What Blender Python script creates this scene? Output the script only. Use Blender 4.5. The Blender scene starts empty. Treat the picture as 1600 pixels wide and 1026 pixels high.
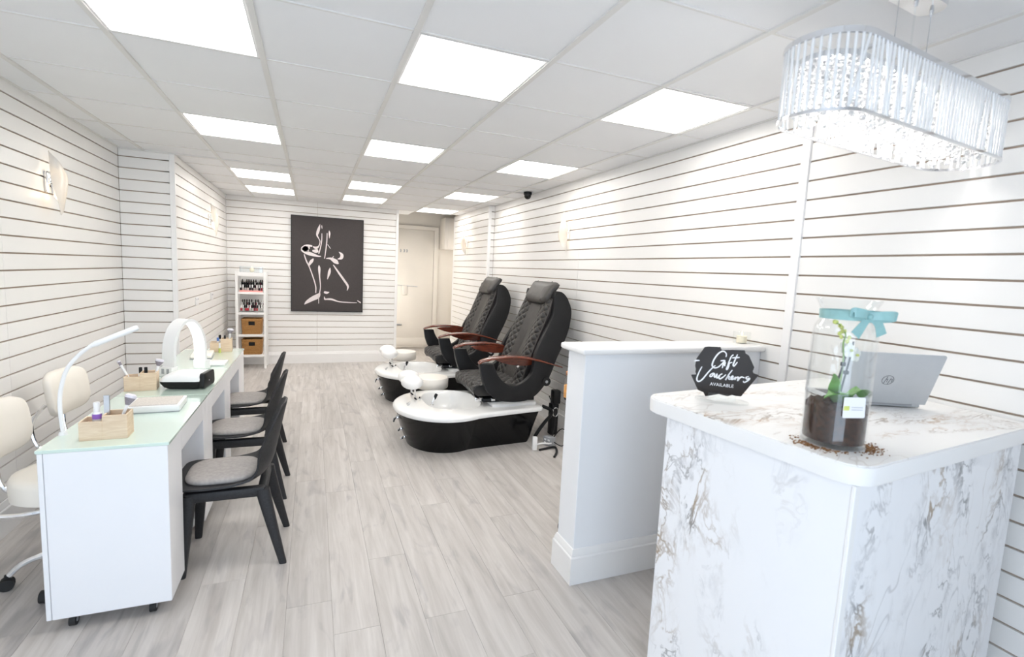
import bpy, bmesh, math, random
from mathutils import Vector, Matrix
random.seed(7)
sc = bpy.context.scene
COL = sc.collection
PI = math.pi
R = math.radians

# ------------------------------------------------------------------ camera, world, exposure
F_PX, YAW, PITCH, ROLL, CAM_H = 778.34, .3833, -.1114, .0479, 1.61
_f = Vector((math.sin(YAW)*math.cos(PITCH), math.cos(YAW)*math.cos(PITCH), math.sin(PITCH)))
_r0 = Vector((math.cos(YAW), -math.sin(YAW), 0))
_u0 = _r0.cross(_f)
_r = _r0*math.cos(ROLL) + _u0*math.sin(ROLL)
_u = -_r0*math.sin(ROLL) + _u0*math.cos(ROLL)
cam = bpy.data.cameras.new('camera')
cam.sensor_fit = 'HORIZONTAL'
cam.sensor_width = 36
cam.lens = F_PX/1600*36
cam.clip_start = .05
cam.dof.use_dof = True
cam.dof.focus_distance = 4.6
cam.dof.aperture_fstop = 3.2
co = bpy.data.objects.new('camera', cam)
co.matrix_world = Matrix(((_r.x, _u.x, -_f.x, 0), (_r.y, _u.y, -_f.y, 0), (_r.z, _u.z, -_f.z, CAM_H), (0, 0, 0, 1)))
COL.objects.link(co)
sc.camera = co

sc.view_settings.view_transform = 'Standard'
sc.view_settings.look = 'None'
sc.view_settings.gamma = 1
sc.view_settings.use_curve_mapping = False
sc.view_settings.exposure = 0.70
sc.cycles.use_denoising = True
sc.cycles.max_bounces = 10
sc.cycles.diffuse_bounces = 6
sc.cycles.transparent_max_bounces = 24

PANEL_STRENGTH = 6.2        # ceiling LED panels
DAY_STRENGTH = 3.0          # overcast daylight through the shopfront behind the camera
SCONCE_WATTS = .09

world = bpy.data.worlds.new('world')
sc.world = world
world.use_nodes = True
bg = world.node_tree.nodes['Background']
bg.inputs['Color'].default_value = (.72, .85, 1.0, 1)
bg.inputs['Strength'].default_value = DAY_STRENGTH

FRONT_Y = -1.1
pl = bpy.data.lights.new('shopfront_portal', 'AREA')
pl.shape = 'RECTANGLE'; pl.size = 2.35; pl.size_y = 2.2
pl.cycles.is_portal = True
po = bpy.data.objects.new('shopfront_portal', pl)
po.location = (-.42, FRONT_Y-.06, 1.2)
po.rotation_euler = (R(90), 0, 0)
COL.objects.link(po)

# ------------------------------------------------------------------ materials
def mat(name, base=(.8, .8, .8), rough=.5, metal=0, coat=0, spec=.5, emit=None, es=0, trans=0, ior=1.45, alpha=1):
    m = bpy.data.materials.new(name); m.use_nodes = True
    b = m.node_tree.nodes['Principled BSDF']
    b.inputs['Base Color'].default_value = (*base, 1)
    b.inputs['Roughness'].default_value = rough
    b.inputs['Metallic'].default_value = metal
    b.inputs['Coat Weight'].default_value = coat
    b.inputs['Coat Roughness'].default_value = .08
    b.inputs['Specular IOR Level'].default_value = spec
    b.inputs['Transmission Weight'].default_value = trans
    b.inputs['IOR'].default_value = ior
    b.inputs['Alpha'].default_value = alpha
    if emit:
        b.inputs['Emission Color'].default_value = (*emit, 1)
        b.inputs['Emission Strength'].default_value = es
    return m

def nodes(m):
    nt = m.node_tree
    return nt, nt.nodes, nt.links, nt.nodes['Principled BSDF']

def noise_tone(m, amount=.06, scale=3.0, stretch=(1, 1, 1), bump=0, bscale=60, detail=4):
    """Procedural colour variation and fine relief around the base colour."""
    nt, N, L, b = nodes(m)
    base = tuple(b.inputs['Base Color'].default_value)
    tc = N.new('ShaderNodeTexCoord'); mp = N.new('ShaderNodeMapping')
    mp.inputs['Scale'].default_value = stretch
    L.new(tc.outputs['Object'], mp.inputs['Vector'])
    n = N.new('ShaderNodeTexNoise'); n.inputs['Scale'].default_value = scale; n.inputs['Detail'].default_value = detail
    L.new(mp.outputs['Vector'], n.inputs['Vector'])
    r = N.new('ShaderNodeValToRGB')
    r.color_ramp.elements[0].position = .3; r.color_ramp.elements[1].position = .7
    r.color_ramp.elements[0].color = (*[c*(1-amount) for c in base[:3]], 1)
    r.color_ramp.elements[1].color = (*[min(1, c*(1+amount)) for c in base[:3]], 1)
    L.new(n.outputs['Fac'], r.inputs['Fac']); L.new(r.outputs['Color'], b.inputs['Base Color'])
    if bump:
        n2 = N.new('ShaderNodeTexNoise'); n2.inputs['Scale'].default_value = bscale; n2.inputs['Detail'].default_value = 3
        L.new(mp.outputs['Vector'], n2.inputs['Vector'])
        bp_ = N.new('ShaderNodeBump'); bp_.inputs['Strength'].default_value = bump; bp_.inputs['Distance'].default_value = .002
        L.new(n2.outputs['Fac'], bp_.inputs['Height']); L.new(bp_.outputs['Normal'], b.inputs['Normal'])
    return m

M = {}
M['slat'] = noise_tone(mat('white_slat_laminate', (.84, .825, .805), .36, spec=.4), .012, 2)
M['groove'] = noise_tone(mat('slat_groove_board', (.40, .315, .255), .8), .06, 6)
M['trim'] = noise_tone(mat('white_satin_trim', (.86, .85, .84), .35), .01, 2)
M['paint'] = noise_tone(mat('white_wall_paint', (.82, .83, .85), .55), .01, 1.5)
M['skirt'] = noise_tone(mat('white_skirting_gloss', (.85, .84, .83), .3), .01, 2)
M['ceil'] = noise_tone(mat('ceiling_tile_white', (.82, .82, .825), .9, spec=.1), .015, 1.2, bump=.15, bscale=300)
M['bar'] = noise_tone(mat('ceiling_bar_cream', (.72, .705, .68), .5), .02, 3)
M['void'] = noise_tone(mat('concrete_soffit', (.10, .095, .085), .9), .3, 5)
M['oldwhite'] = noise_tone(mat('old_cream_gloss_paint', (.76, .72, .66), .45), .03, 2)
M['black_pl'] = noise_tone(mat('black_plastic', (.012, .012, .013), .45, spec=.3), .15, 8)
M['chair_pl'] = noise_tone(mat('anthracite_chair_plastic', (.020, .020, .022), .55), .25, 120, bump=.1, bscale=250)
M['black_gloss'] = noise_tone(mat('black_gloss_acrylic', (.004, .004, .0045), .12, spec=.35), .1, 5)
M['acrylic_white'] = noise_tone(mat('white_acrylic', (.86, .86, .85), .15, coat=.6), .01, 3)
M['chrome'] = noise_tone(mat('chrome', (.82, .83, .85), .1, metal=1), .02, 4)
M['steel'] = noise_tone(mat('brushed_steel', (.55, .56, .58), .32, metal=1), .04, 40)
M['wood_red'] = None
M['cream'] = noise_tone(mat('cream_leatherette', (.83, .785, .71), .45), .03, 4, bump=.1, bscale=200)
M['stool'] = noise_tone(mat('white_leatherette', (.84, .80, .74), .4), .02, 4, bump=.08, bscale=200)
M['desk'] = noise_tone(mat('desk_white_laminate', (.875, .875, .895), .35), .008, 2)
M['rubber'] = noise_tone(mat('black_rubber', (.02, .02, .02), .7), .2, 20)
M['grey_pl'] = noise_tone(mat('grey_plastic', (.35, .36, .38), .5), .05, 10)
M['white_pl'] = noise_tone(mat('white_plastic', (.84, .84, .84), .3), .01, 5)
M['dark_rubber'] = M['rubber']
M['grey_fabric'] = noise_tone(mat('grey_wool_felt', (.40, .375, .36), .95, spec=.1), .1, 60, bump=.35, bscale=350)
M['shade'] = noise_tone(mat('polished_shade_metal', (.86, .86, .87), .16, metal=1), .02, 4)
M['led'] = mat('led_diffuser', (.9, .9, .9), .5, emit=(1, .968, .92), es=PANEL_STRENGTH)
M['arch_led'] = mat('arch_lamp_led_strip', (.9, .9, .9), .5, emit=(1, .99, .96), es=5)
M['bulb'] = mat('warm_bulb', (.9, .9, .9), .5, emit=(1, .84, .62), es=2.5)
M['cbulb'] = mat('bright_capsule_bulb', (.9, .9, .9), .5, emit=(1, .96, .9), es=25)
M['flame'] = mat('candle_glow', (.9, .8, .6), .6, emit=(1, .78, .45), es=1.0)
M['wax'] = noise_tone(mat('cream_wax', (.85, .78, .62), .6), .03, 10)
M['soil'] = None
M['leaf'] = noise_tone(mat('orchid_leaf', (.12, .30, .06), .4), .3, 12)
M['stem'] = noise_tone(mat('green_stem', (.22, .36, .08), .5), .2, 30)
M['stake'] = noise_tone(mat('dark_stake', (.03, .035, .03), .6), .2, 30)
M['petal'] = noise_tone(mat('white_petal', (.86, .85, .80), .6), .04, 30)
M['bud'] = noise_tone(mat('yellow_green_bud', (.62, .66, .18), .5), .2, 40)
M['ribbon'] = noise_tone(mat('aqua_satin_ribbon', (.30, .52, .515), .35), .10, 25, bump=.15, bscale=120)
M['plush'] = noise_tone(mat('white_padded_vinyl', (.88, .87, .86), .4), .02, 6, bump=.15, bscale=60)
M['card'] = mat('white_card', (.86, .86, .88), .6)
M['laptop'] = noise_tone(mat('silver_laptop', (.56, .58, .60), .4, metal=.35), .015, 30)
M['darkmark'] = mat('dark_grey_print', (.12, .12, .13), .5)
M['whitemark'] = mat('white_print', (.86, .85, .86), .5)
M['sign'] = noise_tone(mat('black_brown_acrylic', (.020, .013, .009), .25, spec=.25), .2, 6)
M['canvas'] = noise_tone(mat('charcoal_canvas', (.052, .044, .044), .7), .08, 80, bump=.3, bscale=400)
M['pinkwhite'] = mat('pinkish_white_paint', (.74, .68, .68), .7)
M['frame_black'] = noise_tone(mat('black_frame', (.012, .011, .011), .45), .1, 10)
M['pine'] = None
M['wicker'] = None
M['pink'] = mat('pink_acrylic', (.80, .35, .32), .3)
M['meter'] = noise_tone(mat('cream_boxing_board', (.78, .74, .69), .5), .03, 3)
M['terracotta'] = noise_tone(mat('amber_crystals', (.75, .36, .10), .7), .3, 60)
M['cork'] = noise_tone(mat('cork', (.45, .22, .12), .8), .2, 60)
M['bristle'] = noise_tone(mat('grey_bristles', (.30, .27, .30), .9), .2, 60, stretch=(8, 8, 1))
M['bristle_tip'] = noise_tone(mat('pale_bristle_tips', (.72, .70, .76), .9), .1, 60)
M['purple'] = mat('purple_label', (.30, .14, .55), .5)
M['blue'] = mat('blue_cap', (.10, .22, .60), .4)
M['mesh'] = noise_tone(mat('beige_mesh', (.62, .58, .54), .7), .12, 120, bump=.4, bscale=300)
M['screen'] = mat('black_display', (.004, .004, .006), .1, coat=.6)

def thin_glass(name, tint=(.96, .98, .98), gloss=.9, fac=1.0):
    m = bpy.data.materials.new(name); m.use_nodes = True
    nt = m.node_tree; N = nt.nodes; L = nt.links
    N.remove(N['Principled BSDF'])
    t = N.new('ShaderNodeBsdfTransparent'); t.inputs['Color'].default_value = (*tint, 1)
    g = N.new('ShaderNodeBsdfGlossy'); g.inputs['Roughness'].default_value = .03
    g.inputs['Color'].default_value = (gloss, gloss, gloss, 1)
    lw = N.new('ShaderNodeLayerWeight'); lw.inputs['Blend'].default_value = .5
    pw = N.new('ShaderNodeMath'); pw.operation = 'POWER'; pw.inputs[1].default_value = 3.2
    L.new(lw.outputs['Facing'], pw.inputs[0])
    mu = N.new('ShaderNodeMath'); mu.operation = 'MULTIPLY_ADD'; mu.inputs[1].default_value = .75*fac; mu.inputs[2].default_value = .035
    mu.use_clamp = True
    L.new(pw.outputs[0], mu.inputs[0])
    x = N.new('ShaderNodeMixShader')
    L.new(mu.outputs[0], x.inputs['Fac']); L.new(t.outputs[0], x.inputs[1]); L.new(g.outputs[0], x.inputs[2])
    L.new(x.outputs[0], N['Material Output'].inputs['Surface'])
    return m
M['glass'] = thin_glass('clear_vase_glass', (.985, .992, .992), .95, .8)
M['clear'] = thin_glass('clear_acrylic', (.97, .98, .98))
M['wrap'] = thin_glass('clear_wrap', (.97, .97, .97), 1, 1.6)

# crystal: part clear, part bright reflection, part white body
def crystal():
    m = bpy.data.materials.new('cut_crystal'); m.use_nodes = True
    nt, N, L, b = nodes(m)
    b.inputs['Base Color'].default_value = (.97, .97, .97, 1)
    b.inputs['Roughness'].default_value = .08
    b.inputs['Transmission Weight'].default_value = .45
    b.inputs['IOR'].default_value = 1.5
    tc = N.new('ShaderNodeTexCoord'); w = N.new('ShaderNodeTexVoronoi'); w.inputs['Scale'].default_value = 90
    L.new(tc.outputs['Object'], w.inputs['Vector'])
    bu = N.new('ShaderNodeBump'); bu.inputs['Strength'].default_value = .9; bu.inputs['Distance'].default_value = .006
    L.new(w.outputs['Distance'], bu.inputs['Height']); L.new(bu.outputs['Normal'], b.inputs['Normal'])
    return m
M['crystal'] = crystal()
def rod():
    m = mat('cut_glass_rod', (.97, .97, .97), .1, trans=.22, ior=1.5, coat=.4)
    return noise_tone(m, .02, 20, bump=.35, bscale=150)
M['rod'] = rod()

def desk_glass():
    m = mat('mint_back_painted_glass', (.66, .80, .72), .06, coat=1, spec=.6)
    return noise_tone(m, .015, 2)
M['mint'] = desk_glass()

def plank_mat():
    m = mat('grey_oak_laminate', (.5, .5, .5), .38, spec=.4)
    nt, N, L, b = nodes(m)
    tc = N.new('ShaderNodeTexCoord'); oi = N.new('ShaderNodeObjectInfo')
    off = N.new('ShaderNodeVectorMath'); off.operation = 'MULTIPLY_ADD'
    cb = N.new('ShaderNodeCombineXYZ')
    for i in range(3): L.new(oi.outputs['Random'], cb.inputs[i])
    L.new(cb.outputs[0], off.inputs[0]); off.inputs[1].default_value = (37, 53, 11); L.new(tc.outputs['Object'], off.inputs[2])
    mp = N.new('ShaderNodeMapping'); mp.inputs['Scale'].default_value = (14, .9, 1)
    L.new(off.outputs[0], mp.inputs['Vector'])
    n = N.new('ShaderNodeTexNoise'); n.inputs['Scale'].default_value = 1.6; n.inputs['Detail'].default_value = 8; n.inputs['Roughness'].default_value = .62
    n.inputs['Distortion'].default_value = .6
    L.new(mp.outputs[0], n.inputs['Vector'])
    r = N.new('ShaderNodeValToRGB'); e = r.color_ramp.elements
    e[0].position = .25; e[0].color = (.40, .37, .345, 1); e[1].position = .75; e[1].color = (.62, .59, .565, 1)
    L.new(n.outputs['Fac'], r.inputs['Fac'])
    # knots / darker cathedral patches
    mp2 = N.new('ShaderNodeMapping'); mp2.inputs['Scale'].default_value = (7, 1.7, 1); L.new(off.outputs[0], mp2.inputs['Vector'])
    n2 = N.new('ShaderNodeTexNoise'); n2.inputs['Scale'].default_value = 1.3; n2.inputs['Detail'].default_value = 3; n2.inputs['Distortion'].default_value = 1.2
    L.new(mp2.outputs[0], n2.inputs['Vector'])
    r2 = N.new('ShaderNodeValToRGB'); e = r2.color_ramp.elements
    e[0].position = .30; e[0].color = (.80, .80, .82, 1); e[1].position = .44; e[1].color = (1, 1, 1, 1)
    L.new(n2.outputs['Fac'], r2.inputs['Fac'])
    mx = N.new('ShaderNodeMix'); mx.data_type = 'RGBA'; mx.blend_type = 'MULTIPLY'; mx.inputs[0].default_value = 1
    L.new(r.outputs[0], mx.inputs[6]); L.new(r2.outputs[0], mx.inputs[7])
    mr = N.new('ShaderNodeMapRange'); mr.inputs[3].default_value = .93; mr.inputs[4].default_value = 1.07
    L.new(oi.outputs['Random'], mr.inputs[0])
    hs = N.new('ShaderNodeHueSaturation'); L.new(mr.outputs[0], hs.inputs['Value']); L.new(mx.outputs[2], hs.inputs['Color'])
    L.new(hs.outputs[0], b.inputs['Base Color'])
    bu = N.new('ShaderNodeBump'); bu.inputs['Strength'].default_value = .12; bu.inputs['Distance'].default_value = .001
    L.new(n.outputs['Fac'], bu.inputs['Height']); L.new(bu.outputs[0], b.inputs['Normal'])
    return m
M['plank'] = plank_mat()

def marble(name, axis, bands, tint=(.17, .17, .175), brown=(.28, .19, .10), base=(.86, .86, .875), off=0, stretch=.55, cloud=.55, noise_mask=(.30, .55), hair=.32):
    """White marble print. bands: (position at z 0.6, slope, half width, strength) of vein swarms along the panel."""
    m = mat(name, base, .3, spec=.4)
    nt, N, L, b = nodes(m)
    tc = N.new('ShaderNodeTexCoord'); mp = N.new('ShaderNodeMapping')
    sc3 = [1, 1, stretch] if axis != 'top' else [.6, 1.6, 1]
    mp.inputs['Scale'].default_value = sc3; mp.inputs['Location'].default_value = (off, off*1.7, off*.6)
    L.new(tc.outputs['Object'], mp.inputs['Vector'])
    sx = N.new('ShaderNodeSeparateXYZ'); L.new(tc.outputs['Object'], sx.inputs[0])
    U, V = {'y': ('Y', 'Z'), 'x': ('X', 'Z'), 'top': ('Y', 'X')}[axis]
    def math_(op, p, q=None, r=None):
        n = N.new('ShaderNodeMath'); n.operation = op
        for i, v in enumerate((p, q, r)):
            if v is None: continue
            if isinstance(v, (int, float)): n.inputs[i].default_value = v
            else: L.new(v, n.inputs[i])
        return n.outputs[0]
    def noise(scale, det, dist=0, rough=.55):
        n = N.new('ShaderNodeTexNoise'); n.inputs['Scale'].default_value = scale; n.inputs['Detail'].default_value = det
        n.inputs['Distortion'].default_value = dist; n.inputs['Roughness'].default_value = rough
        L.new(mp.outputs[0], n.inputs['Vector']); return n.outputs['Fac']
    def rng(v, a, c, d=0, e=1, smooth=False):
        n = N.new('ShaderNodeMapRange'); n.inputs[1].default_value = a; n.inputs[2].default_value = c; n.inputs[3].default_value = d; n.inputs[4].default_value = e
        if smooth: n.interpolation_type = 'SMOOTHSTEP'
        L.new(v, n.inputs[0]); return n.outputs[0]
    warp = math_('MULTIPLY', math_('SUBTRACT', noise(2.2, 3), .5), .45)
    u = math_('ADD', sx.outputs[U], warp)
    mask = None
    for pos, slope, w, st in bands:
        c = math_('MULTIPLY_ADD', math_('SUBTRACT', sx.outputs[V], .6), slope, pos)
        d = math_('ABSOLUTE', math_('SUBTRACT', u, c))
        k = rng(d, 0, w, st, 0, True)
        mask = k if mask is None else math_('MAXIMUM', mask, k)
    mask = math_('MULTIPLY', mask, rng(noise(3.1, 3), *noise_mask))
    def vein(scale, det, dist, width):
        return rng(math_('ABSOLUTE', math_('SUBTRACT', noise(scale, det, dist, .58), .5)), 0, width, 1, 0, True)
    v1 = vein(4.0, 5, .5, .022); v2 = vein(9.5, 5, .6, .03)
    cl = rng(noise(16, 7, 0, .7), .50, .72, 0, cloud)
    t = math_('MAXIMUM', math_('MULTIPLY', v1, .9), math_('MAXIMUM', math_('MULTIPLY', v2, .6), cl))
    t = math_('MULTIPLY', t, mask)
    # one or two lone hairline veins outside the swarms
    lone = math_('MULTIPLY', vein(1.4, 4, .4, .0028), hair)
    t = math_('MAXIMUM', t, lone); 
    br = rng(noise(5, 3), .50, .60)
    c = N.new('ShaderNodeMix'); c.data_type = 'RGBA'; c.inputs[6].default_value = (*tint, 1); c.inputs[7].default_value = (*brown, 1); L.new(br, c.inputs[0])
    o = N.new('ShaderNodeMix'); o.data_type = 'RGBA'; o.inputs[6].default_value = (*base, 1); L.new(c.outputs[2], o.inputs[7])
    L.new(math_('MINIMUM', t, .85), o.inputs[0]); L.new(o.outputs[2], b.inputs['Base Color'])
    return m
M['marble_l'] = marble('marble_left_panel', 'y', [(.37, .42, .15, 1.5), (.60, .12, .09, 1.2), (.14, .1, .06, .6)], off=5.3, noise_mask=(.34, .50), hair=.0)
M['marble_f'] = marble('marble_front_panel', 'x', [(.13, .05, .14, 1.1), (.36, .25, .15, 1.15), (.62, -.05, .12, 1.3), (.92, .1, .14, .9)], off=1.3, noise_mask=(.36, .54))
M['marble_t'] = marble('marble_worktop', 'top', [(.30, -.25, .13, 1.3), (.62, -.2, .09, .8), (.12, -.1, .06, .8)], tint=(.34, .28, .23), brown=(.42, .25, .12), off=6.4, base=(.85, .84, .825), cloud=.35)

def grain(name, dark, light, rough, stretch, coat=0, scale=3):
    m = mat(name, light, rough, coat=coat)
    nt, N, L, b = nodes(m)
    tc = N.new('ShaderNodeTexCoord'); mp = N.new('ShaderNodeMapping'); mp.inputs['Scale'].default_value = stretch
    L.new(tc.outputs['Object'], mp.inputs[0])
    n = N.new('ShaderNodeTexNoise'); n.inputs['Scale'].default_value = scale; n.inputs['Detail'].default_value = 5; n.inputs['Distortion'].default_value = .8
    L.new(mp.outputs[0], n.inputs['Vector'])
    r = N.new('ShaderNodeValToRGB'); e = r.color_ramp.elements
    e[0].position = .3; e[0].color = (*dark, 1); e[1].position = .7; e[1].color = (*light, 1)
    L.new(n.outputs['Fac'], r.inputs[0]); L.new(r.outputs[0], b.inputs['Base Color'])
    return m
M['wood_red'] = grain('red_brown_lacquered_wood', (.075, .016, .008), (.20, .042, .018), .22, (4, 30, 30), .6)
M['pine'] = grain('pale_pine', (.66, .49, .33), (.80, .65, .49), .55, (5, 5, 45))
M['wicker'] = grain('woven_wicker', (.24, .11, .03), (.55, .29, .10), .7, (60, 60, 90), 0, 2)
M['soil'] = grain('bark_potting_mix', (.008, .004, .003), (.075, .032, .017), .9, (40, 40, 40), 0, 2)
M['spill'] = grain('bark_crumbs', (.16, .07, .03), (.40, .22, .10), .9, (40, 40, 40), 0, 2)

def quilt():
    """Black leather with a diamond quilt pressed in as fine relief."""
    m = mat('black_quilted_leather', (.022, .021, .021), .42, spec=.45)
    nt, N, L, b = nodes(m)
    uv = N.new('ShaderNodeUVMap')
    w = []
    for s in (1, -1):
        mp = N.new('ShaderNodeMapping'); mp.inputs['Rotation'].default_value = (0, 0, s*R(52)); L.new(uv.outputs[0], mp.inputs[0])
        wv = N.new('ShaderNodeTexWave'); wv.inputs['Scale'].default_value = 5.2; wv.wave_profile = 'SIN'; L.new(mp.outputs[0], wv.inputs['Vector'])
        w.append(wv.outputs['Fac'])
    x = N.new('ShaderNodeMath'); x.operation = 'MULTIPLY'; L.new(w[0], x.inputs[0]); L.new(w[1], x.inputs[1])
    pw = N.new('ShaderNodeMath'); pw.operation = 'POWER'; pw.inputs[1].default_value = .35; L.new(x.outputs[0], pw.inputs[0])
    bu = N.new('ShaderNodeBump'); bu.inputs['Strength'].default_value = .9; bu.inputs['Distance'].default_value = .012
    L.new(pw.outputs[0], bu.inputs['Height']); L.new(bu.outputs[0], b.inputs['Normal'])
    mr = N.new('ShaderNodeMapRange'); mr.inputs[1].default_value = 0; mr.inputs[2].default_value = .35; mr.inputs[3].default_value = 1.0; mr.inputs[4].default_value = 0
    L.new(pw.outputs[0], mr.inputs[0])
    c = N.new('ShaderNodeMix'); c.data_type = 'RGBA'; c.inputs[6].default_value = (.022, .021, .021, 1); c.inputs[7].default_value = (.085, .075, .062, 1)
    L.new(mr.outputs[0], c.inputs[0]); L.new(c.outputs[2], b.inputs['Base Color'])
    return m
M['quilt'] = quilt()
M['leather'] = noise_tone(mat('black_leather', (.024, .022, .021), .38, spec=.5), .2, 12, bump=.25, bscale=160)
M['leather_soft'] = noise_tone(mat('worn_black_leather', (.045, .041, .038), .4, spec=.5), .25, 9, bump=.3, bscale=60)

# ------------------------------------------------------------------ mesh helpers
def new(): return bmesh.new()

def box(bm, x0, x1, y0, y1, z0, z1, bev=0, seg=2, mi=0):
    r = bmesh.ops.create_cube(bm, size=1)
    vs = r['verts']
    for v in vs:
        v.co = Vector((x0+(v.co.x+.5)*(x1-x0), y0+(v.co.y+.5)*(y1-y0), z0+(v.co.z+.5)*(z1-z0)))
    fs = {f for v in vs for f in v.link_faces}
    if bev:
        es = {e for v in vs for e in v.link_edges}
        o = bmesh.ops.bevel(bm, geom=list(es), offset=bev, segments=seg, affect='EDGES', profile=.5)
        fs = set(o['faces']) | {f for f in fs if f.is_valid}
    for f in fs:
        if f.is_valid: f.material_index = mi
    return bm

def ring(bm, pts): return [bm.verts.new(p) for p in pts]

def loft(bm, loops, caps=True, closed=True, mi=0):
    rs = [ring(bm, l) for l in loops]
    n = len(rs[0])
    for a, b in zip(rs, rs[1:]):
        for i in range(n if closed else n-1):
            j = (i+1) % n
            try: bm.faces.new((a[i], a[j], b[j], b[i])).material_index = mi
            except ValueError: pass
    if caps:
        bm.faces.new(rs[0][::-1]).material_index = mi
        bm.faces.new(rs[-1]).material_index = mi
    return rs

def circ(c, r, n, ax=Vector((0, 0, 1)), ref=None, ph=0):
    ax = Vector(ax).normalized()
    ref = Vector(ref) if ref else (Vector((1, 0, 0)) if abs(ax.x) < .9 else Vector((0, 1, 0)))
    u = (ref - ax*ref.dot(ax)).normalized(); v = ax.cross(u)
    return [Vector(c)+u*r*math.cos(ph+2*PI*i/n)+v*r*math.sin(ph+2*PI*i/n) for i in range(n)]

def cyl(bm, p0, p1, r0, r1=None, n=16, caps=True, mi=0):
    r1 = r0 if r1 is None else r1
    ax = Vector(p1)-Vector(p0)
    loft(bm, [circ(p0, r0, n, ax), circ(p1, r1, n, ax)], caps, mi=mi)
    return bm

def tube(bm, pts, r, n=8, closed=False, caps=True, mi=0):
    pts = [Vector(p) for p in pts]
    k = len(pts)
    rs = r if isinstance(r, (list, tuple)) else [r]*k
    ref = None; loops = []
    for i, p in enumerate(pts):
        a = pts[(i-1) % k] if (closed or i) else p
        b = pts[(i+1) % k] if (closed or i < k-1) else p
        t = (b-a).normalized()
        if ref is None:
            ref = Vector((0, 0, 1)) if abs(t.z) < .9 else Vector((1, 0, 0))
        ref = (ref-t*ref.dot(t)).normalized()
        v = t.cross(ref)
        loops.append([p+ref*rs[i]*math.cos(2*PI*j/n)+v*rs[i]*math.sin(2*PI*j/n) for j in range(n)])
    if closed: loft(bm, loops+[loops[0]], False, mi=mi)
    else: loft(bm, loops, caps, mi=mi)
    return bm

def lathe(bm, prof, n=24, c=(0, 0, 0), caps=True, mi=0):
    loft(bm, [circ((c[0], c[1], c[2]+z), max(r, 1e-4), n) for r, z in prof], caps, mi=mi)
    return bm

def smooth_path(pts, k=6, closed=False):
    """Catmull-Rom through points."""
    P = [Vector(p) for p in pts]; n = len(P); out = []
    for i in range(n if closed else n-1):
        if closed: a, b, c, d = P[(i-1) % n], P[i], P[(i+1) % n], P[(i+2) % n]
        else: a, b, c, d = P[max(i-1, 0)], P[i], P[i+1], P[min(i+2, n-1)]
        for j in range(k):
            t = j/k
            out.append(.5*((2*b)+(c-a)*t+(2*a-5*b+4*c-d)*t*t+(3*b-a-3*c+d)*t*t*t))
    if not closed: out.append(P[-1])
    return out

def prism(bm, poly, f, w0, w1, bev=0, seg=2, mi=0):
    """Extrude a 2-D outline: f(u, v, w) -> point."""
    a = ring(bm, [f(u, v, w0) for u, v in poly]); b = ring(bm, [f(u, v, w1) for u, v in poly])
    n = len(poly); fs = [bm.faces.new(a[::-1]), bm.faces.new(b)]
    for i in range(n):
        j = (i+1) % n; fs.append(bm.faces.new((a[i], a[j], b[j], b[i])))
    for q in fs: q.material_index = mi
    if bev:
        es = list(set(fs[0].edges) | set(fs[1].edges))
        bmesh.ops.bevel(bm, geom=es, offset=bev, segments=seg, affect='EDGES', profile=.5)
    return bm

def ellipsoid(bm, c, rx, ry, rz, n=16, m=10, mi=0):
    loops = []
    for i in range(m+1):
        a = -PI/2+PI*i/m
        rr = max(math.cos(a), .02)
        loops.append([Vector((c[0]+rx*rr*math.cos(2*PI*j/n), c[1]+ry*rr*math.sin(2*PI*j/n), c[2]+rz*math.sin(a))) for j in range(n)])
    loft(bm, loops, True, mi=mi)
    return bm

def grid(bm, rows, mi=0):
    """Open surface through rows of points; gives a UV layer in metres."""
    uvl = bm.loops.layers.uv.verify()
    R_ = [ring(bm, r) for r in rows]
    U = []
    for r in rows:
        s = [0]
        for a, b in zip(r, r[1:]): s.append(s[-1]+(Vector(b)-Vector(a)).length)
        U.append([x-s[-1]/2 for x in s])
    V = [0]
    m_ = len(rows[0])//2
    for a, b in zip(rows, rows[1:]): V.append(V[-1]+(Vector(b[m_])-Vector(a[m_])).length)
    for i in range(len(R_)-1):
        for j in range(len(R_[0])-1):
            f = bm.faces.new((R_[i][j], R_[i][j+1], R_[i+1][j+1], R_[i+1][j]))
            f.material_index = mi
            for l, (p, q) in zip(f.loops, ((i, j), (i, j+1), (i+1, j+1), (i+1, j))): l[uvl].uv = (U[p][q], V[p])
    return bm

def solid(bm, t):
    """Give an open surface a thickness."""
    bmesh.ops.recalc_face_normals(bm, faces=bm.faces)
    bmesh.ops.solidify(bm, geom=list(bm.faces), thickness=t)
    return bm

def mesh_of(name, bm, mats, ang=35, recalc=True):
    if recalc: bmesh.ops.recalc_face_normals(bm, faces=bm.faces)
    me = bpy.data.meshes.new(name); bm.to_mesh(me); bm.free()
    for m in (mats if isinstance(mats, (list, tuple)) else [mats]): me.materials.append(m)
    if ang:
        for p in me.polygons: p.use_smooth = True
        me.set_sharp_from_angle(angle=R(ang))
    return me

def obj(name, bm, mats, parent=None, ang=35, loc=None, recalc=True, label=None):
    me = bm if isinstance(bm, bpy.types.Mesh) else mesh_of(name, bm, mats, ang, recalc)
    o = bpy.data.objects.new(name, me); COL.objects.link(o)
    if parent: o.parent = parent
    if loc: o.location = loc
    if label: o['label'] = label
    return o

def tag(o, label, cat, group=None, kind=None):
    o['label'] = label; o['category'] = cat
    if group: o['group'] = group
    if kind: o['kind'] = kind
    return o

def thing(name, label, cat, loc=(0, 0, 0), rz=0, group=None):
    o = bpy.data.objects.new(name, None); COL.objects.link(o)
    o.empty_display_size = .1
    o.location = loc; o.rotation_euler = (0, 0, rz)
    return tag(o, label, cat, group)

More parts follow.
